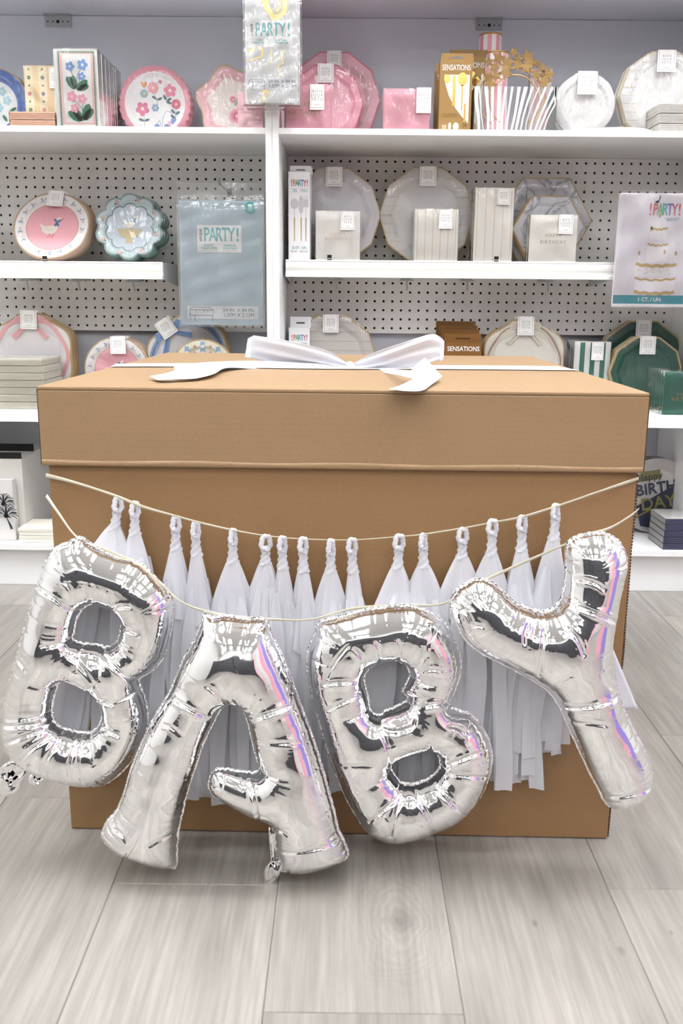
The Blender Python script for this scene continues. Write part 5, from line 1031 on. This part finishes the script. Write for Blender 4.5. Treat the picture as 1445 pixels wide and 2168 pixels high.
# cake stand package hanging at the far right
def cake_pack():
    Y = 2.53; a = onY(1304, 530, Y)[0]; w = .27; zt = onY(1400, 409, Y)[2]; z0 = onY(1380, 650, Y)[2]; h = zt-z0
    t = thing('cake_stand_package', 'flat white package showing a gold trimmed three tier cake, hanging at the right edge', 'package', (a+w/2, Y, z0)); mb = MB()
    CB = C('#e4e0e6', .5); mb.box(-w/2, w/2, 0, .012, 0, h, CB); mb.rect(-w/2+.0003, w/2-.0003, h*.028, h*.105, -.0005, C('#1f8f9c')); mb.rect(-w/2+.001, w/2-.001, .001, h*.028, -.0005, C('#f1f1f1'))
    cx = -w/2+.108; y = -.0006; G1 = C('#c2a468'); W1 = C('#efecef')
    def tier(z, hh, ww, g0, g1):
        mb.rect(cx-ww, cx+ww, h*z, h*(z+hh), y, W1)
        for zz, on in ((z, g0), (z+hh, g1)):
            if on:
                pts = [(cx-ww+2*ww*i/16, h*zz-.004*math.sin(PI*i/16)*1+(.0016*math.sin(i*PI/2+1))) for i in range(17)]; mb.stroke(pts, .0085 if on > 1 else .005, y-.0004, G1)
    tier(.135, .12, .054, 2, 1); tier(.275, .105, .054, 0, 2); tier(.40, .16, .027, 0, 1); tier(.60, .1, .022, 0, 1)
    R = random.Random(3)
    for i in range(46):
        x = cx-.05+R.random()*.1; z = h*(.285+R.random()*.075); an = R.random()*PI; mb.stroke([(x, z), (x+.004*math.cos(an), z+.004*math.sin(an))], .0008, y-.0003, C(R.choice(['#6a6a70', '#9a9aa0', '#b39a62'])))
    for dx, z in ((-.047, .43), (.05, .43), (.02, .44), (-.02, .64), (.0, .76)): mb.rect(cx+dx-.0012, cx+dx+.0012, h*z-.01, h*z+.008, y-.0002, W1); petal(mb, cx+dx, h*z+.008, .013, PI/2, G1, y-.0004, .5)
    mb.disc(-w/2+.098, h*.925, .0062, -.0007, C('#55585c'), 12, .003)
    mb.build('printed_card', t); party(t, -w/2+.118, h*.855, h*.105, -.0014, .085, uniq=False, multi=True)
    text('CUPCAKE STAND\nPRÉSENTOIR', .005, C('#4f9aa0'), t, -w/2+.14, h*.775, -.0014); text('1 CT. / UN.', .0135, PAPER, t, -w/2+.098, h*.066, -.0014, bold=.02)
    R = random.Random(9); mb = MB(); e = .005; nx_, nz_ = 16, 18
    vs = [(-w/2-e+(w+2*e)*i/nx_, -.006+math.sin(i*.9+j*.5)*.002+math.sin(j*1.3-i*.8)*.0015, -.004+(h+.01)*j/nz_) for j in range(nz_+1) for i in range(nx_+1)]
    mb.add(vs, [(j*(nx_+1)+i, j*(nx_+1)+i+1, (j+1)*(nx_+1)+i+1, (j+1)*(nx_+1)+i) for j in range(nz_) for i in range(nx_)], FILMH); mb.build('clear_bag', t, True)
    hook('thin peg hook holding the cake package at the right edge', a+.098, 2.52, YB, z0+h*.925+.002, 0)
cake_pack()
# ---------------------------------------------------------------- lower shelf, left
def bow_deco(col, edge, rot=0, bands=1):
    def d(mb, R, cz):
        m = C(col); y = -.0006
        def tr(a, b): a2 = a*math.cos(rot)-b*math.sin(rot); b2 = a*math.sin(rot)+b*math.cos(rot); return (a2*R, cz+b2*R)
        n = 48; dark = C(edge)
        for kb in range(bands):
            rr = .84+.045*(kb-(bands-1)/2)*1.0
            pts = [((rr-.035*(1-math.cos(6*(2*PI*i/n)))*.5)*R*math.cos(2*PI*i/n), cz+(rr-.035*(1-math.cos(6*(2*PI*i/n)))*.5)*R*math.sin(2*PI*i/n)) for i in range(n+1)]
            mb.stroke(pts, R*(.085 if bands == 1 else .03), y, m if kb % 2 == 0 else dark)
        for s in (-1, 1):
            mb.flat([tr(0, .82), tr(s*.3, .90), tr(s*.36, .82), tr(s*.34, .72), tr(s*.05, .74)][::s], y-.0003, m)
            mb.flat([tr(s*.05, .78), tr(s*.24, .6), tr(s*.42, .45), tr(s*.36, .40), tr(s*.34, .36), tr(s*.14, .58), tr(s*.0, .74)][::s], y-.0004, m)
            for k in range(3): mb.stroke([tr(s*.06, .79-.02*k), tr(s*.32, .86-.05*k)], R*.008, y-.0006, dark)
            for k in range(2): mb.stroke([tr(s*.08+.03*k*s, .72), tr(s*(.36-.03*k), .42+.03*k)], R*.008, y-.0006, dark)
    return d
LOB = lambda ph=0: wavy(6, .09, ph)
BT = C('#b99b74', .45)
plate('party_plates', 'large lobed white plate pack with a pink ribbon print, left on the lower shelf', 58, 659, 2.68, ZLo, LOB(PI/6*0+.52), [(.72, C('#efecee')), (.965, C('#f3f0f0')), (1, GR)], BT, deco=bow_deco('#f2b9bb', '#e39fa3'), tg=(.0, .86, .03, .047), copies=3, clabel='lobed pink ribbon plate pack on the lower shelf, {} from the front', thick=.016, group='pink ribbon plate packs', seed=50)
plate('party_plates', 'small pink goose plate pack with paper tag on the lower shelf', 243, 714, 2.66, ZLo, circ, RIM, C('#cdb5a2'), deco=goose_plate, tg=(.08, .84, 0, .044), copies=3, clabel='small pink goose plate pack on the lower shelf, {} from the front', group='small goose plate packs on the lower shelf', thick=.016, seed=51)
plate('party_plates', 'large lobed white plate pack with a blue ribbon print and slanted tag', 397, 668, 2.68, ZLo, LOB(.3), [(.72, C('#ebe6e8')), (.965, C('#f3f0f0')), (1, GR)], BT, deco=bow_deco('#7fa3cf', '#4f77ad', .62, 3), tg=(-.5, .70, -.6, .047), copies=3, clabel='lobed blue ribbon plate pack on the lower shelf, {} from the front', thick=.016, group='blue ribbon plate packs', seed=52)
def toile(mb, R, cz):
    for i in range(-4, 5):
        x0, x1 = (i-.26)*R*.24, (i+.26)*R*.24; L0 = math.sqrt(max(0, 1-(abs(i)*.24+.07)**2))*R*.93
        if i % 2 == 0: mb.rect(x0, x1, cz-L0, cz+L0, -.0006, C('#8fb0d6'))
        for k in range(-5, 6):
            z = cz+k*R*.19
            if abs(z-cz) < L0*.92:
                if i % 2 == 0: petal(mb, i*R*.24-R*.06, z, R*.13, .3, PAPER, -.0009, .8)
                else: flower(mb, i*R*.24, z+R*.03, R*.04, C('#d88f80'), -.0009, 4); petal(mb, i*R*.24, z-R*.03, R*.07, 1.2, GRN, -.0008)
plate('party_plates', 'round plate pack with blue and cream toile stripes, just above the box lid', 427, 719, 2.61, ZLo, circ, [(.96, C('#f2ecd6')), (1, GR)], BT, deco=toile, seed=53)
IV = mat('ivory_napkin', '#ece8d9', .8, bump=(150, .5, .003), vary=(20, .05))
for k in range(7):
    b = onY(95, 820, 2.49)[0]; a = b-.168; R = random.Random(60+k); hh = .0182; dx = R.uniform(-.003, .002)
    t = thing('napkin_pack', 'ivory napkin pack in the pile on the lower left shelf, %s' % (['lowest', 'second from bottom', 'third from bottom', 'fourth from bottom', 'fifth from bottom', 'sixth from bottom', 'topmost'][k]), 'napkins', (b+dx, 2.485, ZLo+.0005+k*(hh+.0012)), R.uniform(-.02, .02), 'ivory napkin pile on the lower shelf'); mb = MB()
    for i in range(6): mb.box(-.166-R.random()*.001, -R.random()*.0018, R.random()*.0012, .166, hh*i/6+.0002, hh*(i+1)/6, IV)
    mb.build('folded_stack', t); mb = MB(); mb.box(-.168, .0008, -.0012, .168, .0001, hh+.0006, FILM); mb.build('wrapping_film', t)
# ---------------------------------------------------------------- lower shelf, right
tp = party_box('small white party cutlery box on the lower shelf, beside the uprights', 611, 655, 694, 2.66, ZLo, seed=61, hdr=.03); dup(tp, (.001, .034, .0), 'white party cutlery box behind the small front one on the lower shelf')
plate('party_plates', 'white ten sided plate pack with brown stripes on the lower shelf behind the bow', 702, 668, 2.68, ZLo, ngon(10), [(.72, C('#e6e2dd')), (.97, C('#dedad5')), (1, GR)], BT, deco=lines_full, tg=(-.02, .84, 0, .045), copies=2, clabel='brown striped ten sided plate pack on the lower shelf, {} from the front', wrap=FILMH, seed=62)
BRD = mat('brown_card', '#7a5322', .45, .15)
for k in range(4):
    x0 = 924+k*3; a = onY(x0, 730, 2.66+.0)[0]; w = .125 if k else .12
    t, w, h = pack('cutlery_box', ('brown card cutlery box in front, just behind the lid\'s bow' if k == 0 else 'brown cutlery box behind the lid\'s bow, %s from the front' % ORD[k]), 941-k*6, 1019-k*4, 727-k*9 if k else 727, 2.62+.032*k, ZLo, .026, BRD, BRD, cat='cutlery box', filmon=False, layers=1, seed=63+k)
    if k == 0: text('SENSATIONS', .0185, PAPER, t, 0, h-.016, -.0012, bold=.008, sx=w*8.2)
    mb = MB(); mb.rect(-w*.36, w*.36, h*.1, h-.034, -.0007, C('#4a3a28')); 
    for i in range(5): mb.rect(-w*.3+w*.14*i, -w*.22+w*.14*i, h*.2, h-.036, -.0010, C('#c3b48f'))
    mb.build('window', t); mb = MB(); mb.box(-w/2, w/2, .022, .025, h, h+.026, BRD); mb.rect(-w*.2, w*.2, h+.010, h+.014, .0215, C('#3a2810')); mb.build('hang_header', t)
plate('party_plates', 'large lobed cream plate pack with brown ribbon lines, right of the brown boxes', 1114, 672, 2.68, ZLo, LOB(.52), [(.72, C('#efece2')), (.965, C('#efebe0')), (1, GR)], BT, deco=bow_deco('#e6dfd0', '#a58a74', 0, 3), tg=(.0, .84, 0, .047), copies=3, clabel='lobed cream ribbon plate pack on the lower shelf, {} from the front', group='cream ribbon plate packs', thick=.015, seed=70)
pack('napkin_pack', 'dark green and white striped napkin pack right of the cream lobed plates', 1216, 1292, 724, 2.66, ZLo, .02, PAPER, C('#e9e9e4'), stripes(['#f2f2ee', '#2f7a64', '#f2f2ee', '#2f7a64', '#f2f2ee', '#2f7a64', '#f2f2ee'], 7), tg=(.12, .86, .034, .05), copies=3, clabel='dark green striped napkin pack, {} from the front on the lower shelf', group='green striped napkin packs', seed=71)
DG = C('#0f5540', .35)
plate('party_plates', 'large ten sided dark green plate pack at the back of the lower shelf', 1365, 680, 2.72, ZLo, ngon(10), [(.72, DG), (.965, DG), (1, GR)], C('#a59c7c'), tg=(-.01, .84, 0, .045), wrap=FILM, copies=1, clabel='large ten sided dark green plate pack, rear one of the pair', seed=72)
plate('party_plates', 'smaller ten sided dark green plate pack before the large green one', 1374, 714, 2.64, ZLo, ngon(10), [(.72, DG), (.95, DG), (1, GR)], C('#a59c7c'), tg=(-.02, .80, 0, .045), wrap=FILM, copies=1, clabel='smaller ten sided dark green plate pack, rear one of the pair', seed=73)
t, w, h = pack('napkin_pack', 'dark green HAPPY BIRTHDAY napkin pack at the right of the lower shelf, frontmost', 1406, 1500, 788, 2.50, ZLo, .018, C('#1b6b54', .4), C('#3a7d68', .5), copies=6, clabel='dark green napkin pack at the right of the lower shelf, {} from the front', layers=3, wrap=FILM, group='dark green napkin packs', seed=74)
text('HAPPY\nBIRTHDAY', .014, C('#a8874a'), t, 0, h*.42, -.0012, space=1.2)
# ---------------------------------------------------------------- bottom shelf
def header_box(label, xr, yt, Y, depth, wid, hdr):
    p = onY(xr, 1040, Y); zt = onY(xr, yt, Y)[2]; h = zt-ZBo; t = thing('gift_box', label, 'box', (p[0]-wid/2, Y, ZBo+.0004)); mb = MB(); mb.box(-wid/2, wid/2, 0, depth, 0, h, C('#dcdad4', .5)); mb.build('carton', t, bevel=.001)
    mb = MB(); mb.box(-wid/2, wid/2, .0, .002, h+.0005, h+hdr, BLACK); mb.rect(-wid*.2, -wid*.03, h+hdr*.45, h+hdr*.6, -.0004, C('#8b8b8b')); mb.build('black_header', t); return t, h
header_box('white box with a black header at the back of the bottom left shelf', 77, 956, 2.66, .14, .3, .022)
header_box('white box with a black header standing before another on the bottom left shelf', 50, 972, 2.535, .118, .26, .018)
t, w, h = pack('bow_package', 'white package with a black striped ribbon bow on the bottom left shelf', -90, 27, 1016, 2.50, ZBo, .025, C('#d9d7d5'), C('#d9d7d5'), cat='package', filmon=False, layers=1)
mb = MB(); bk = C('#3b3b40'); wh = C('#d9d7da')
for (cx_, cz_, sc_) in ((w*.36, h*.42, 1.0), (w*.33, h*.62, .9)):
    for s, a0 in ((1, .5), (1, -.1), (-1, .5), (-1, -.1), (1, 1.2), (-1, 1.2)):
        for k in range(7):
            an = a0+(k-3)*.11; r = .034*sc_*(1-.04*abs(k-3)); mb.stroke(catmull([(cx_, cz_), (cx_+s*r*.6*math.cos(an+.25), cz_+r*.6*math.sin(an+.25)), (cx_+s*r*math.cos(an), cz_+r*math.sin(an))], 4), .0022, -.004-.0006*(k % 3), bk if k % 2 else wh)
    mb.disc(cx_, cz_, .007*sc_, -.0062, BLACK, 12)
    mb.stroke([(cx_, cz_), (cx_+.012, cz_-.04)], .006, -.003, bk); mb.stroke([(cx_, cz_), (cx_+.02, cz_-.036)], .005, -.0034, wh)
mb.build('striped_bow', t)
for k in range(4):
    a = onY(40, 1150, 2.475)[0]; mb = MB(); R = random.Random(k); 
    for i in range(2): mb.box(R.random()*.002, .15-R.random()*.002, R.random()*.001, .12, .0048*i, .0048*i+.0045, CREAM)
    o = mb.build('folded_napkin', None, loc=(a+R.uniform(-.002, .002), 2.475, ZBo+.0005+k*.0102), bevel=.0012); tag(o, 'folded cream napkin in the small pile on the bottom shelf, %s' % ('lowest', 'second from the bottom', 'third from the bottom', 'topmost')[k], 'napkins', 'cream napkin pile on the bottom shelf')
def bday(mb, R, cz):
    y = .0062; NV = C('#1d2a4d'); OL = C('#8f8a4c')
    def tr(a, b): c, s = math.cos(.17), math.sin(.17); return ((a*c-b*s)*R, cz+(a*s+b*c)*R)
    mb.flat([tr(-.95, .42), tr(.2, .42), tr(.2, .68), tr(-.95, .68)], y, OL)
    mb.flat([tr(-.55, -.2), tr(.9, .35), tr(.93, -.1), tr(.6, -.7), tr(0, -.92), tr(-.5, -.75)], -.0005, NV)
    mb.stroke([tr(-.6, -.5), tr(-.2, -.35), tr(.2, -.4)], R*.05, -.0008, OL); R2 = random.Random(4)
    for i in range(60):
        a = R2.random()*PI; q = R2.uniform(.8, .96); mb.disc(q*R*math.cos(a), cz+q*R*math.sin(a), .0009, -.0004, C('#8b8b90'), 5)
t, R_, cz_ = plate('party_plates', 'round HAPPY BIRTHDAY plate pack in navy and white, behind the cardboard box at right', 1396, 972, 2.66, ZBo, circ, [(.7, C('#e6e3e1')), (1, C('#dfdcda'))], C('#34343c'), deco=bday, wrap=FILM, seed=80, copies=1, clabel='round navy birthday plate pack on the bottom shelf, rear one of the pair')
NVY = C('#1f3350')
text('Happy', R_*.27, C('#20242e'), t, -R_*.22, cz_+R_*.50, -.004, rot=-.17).rotation_euler = (PI/2, -.17, 0)
o = text('BIRTH', R_*.42, NVY, t, -R_*.02, cz_+R_*.2, -.004, bold=.02, sx=.95); o.rotation_euler = (PI/2, -.17, 0)
o = text('DAY!', R_*.46, C('#8f8a4c'), t, R_*.12, cz_-R_*.18, -.004, bold=.02); o.rotation_euler = (PI/2, -.17, 0)
NW = mat('navy_napkin', '#454a78', .5, bump=(80, .4)); 
for k in range(5):
    a = onY(1404, 1140, 2.475)[0]; hh = .0165; R = random.Random(90+k)
    t = thing('napkin_pack', 'navy edged birthday napkin pack piled on the bottom right shelf, %s' % ('lowest', 'second from the bottom', 'middle', 'second from the top', 'topmost')[k], 'napkins', (a+R.uniform(-.001, .001), 2.472, ZBo+.0005+k*(hh+.0012)), group='navy napkin pile'); mb = MB()
    for i in range(3): mb.box(0, .13, .0, .125, hh*i/3+.0003, hh*(i+1)/3, NW)
    mb.rect(0, 0, 0, 0, 0, NW) if 0 else None
    mb.add([(-.0004, .001, .001), (-.0004, .124, .001), (-.0004, .124, hh-.001), (-.0004, .001, hh-.001)], [(0, 1, 2, 3)], C('#b5b4ae')); mb.add([(0, 0, hh+.0002), (.13, 0, hh+.0002), (.13, .125, hh+.0002), (0, .125, hh+.0002)], [(0, 1, 2, 3)], C('#d5d3d0'))
    mb.build('folded_stack', t, bevel=.0008); mb = MB(); mb.box(-.0012, .131, -.0014, .126, .0001, hh+.0007, FILM); mb.build('wrapping_film', t)
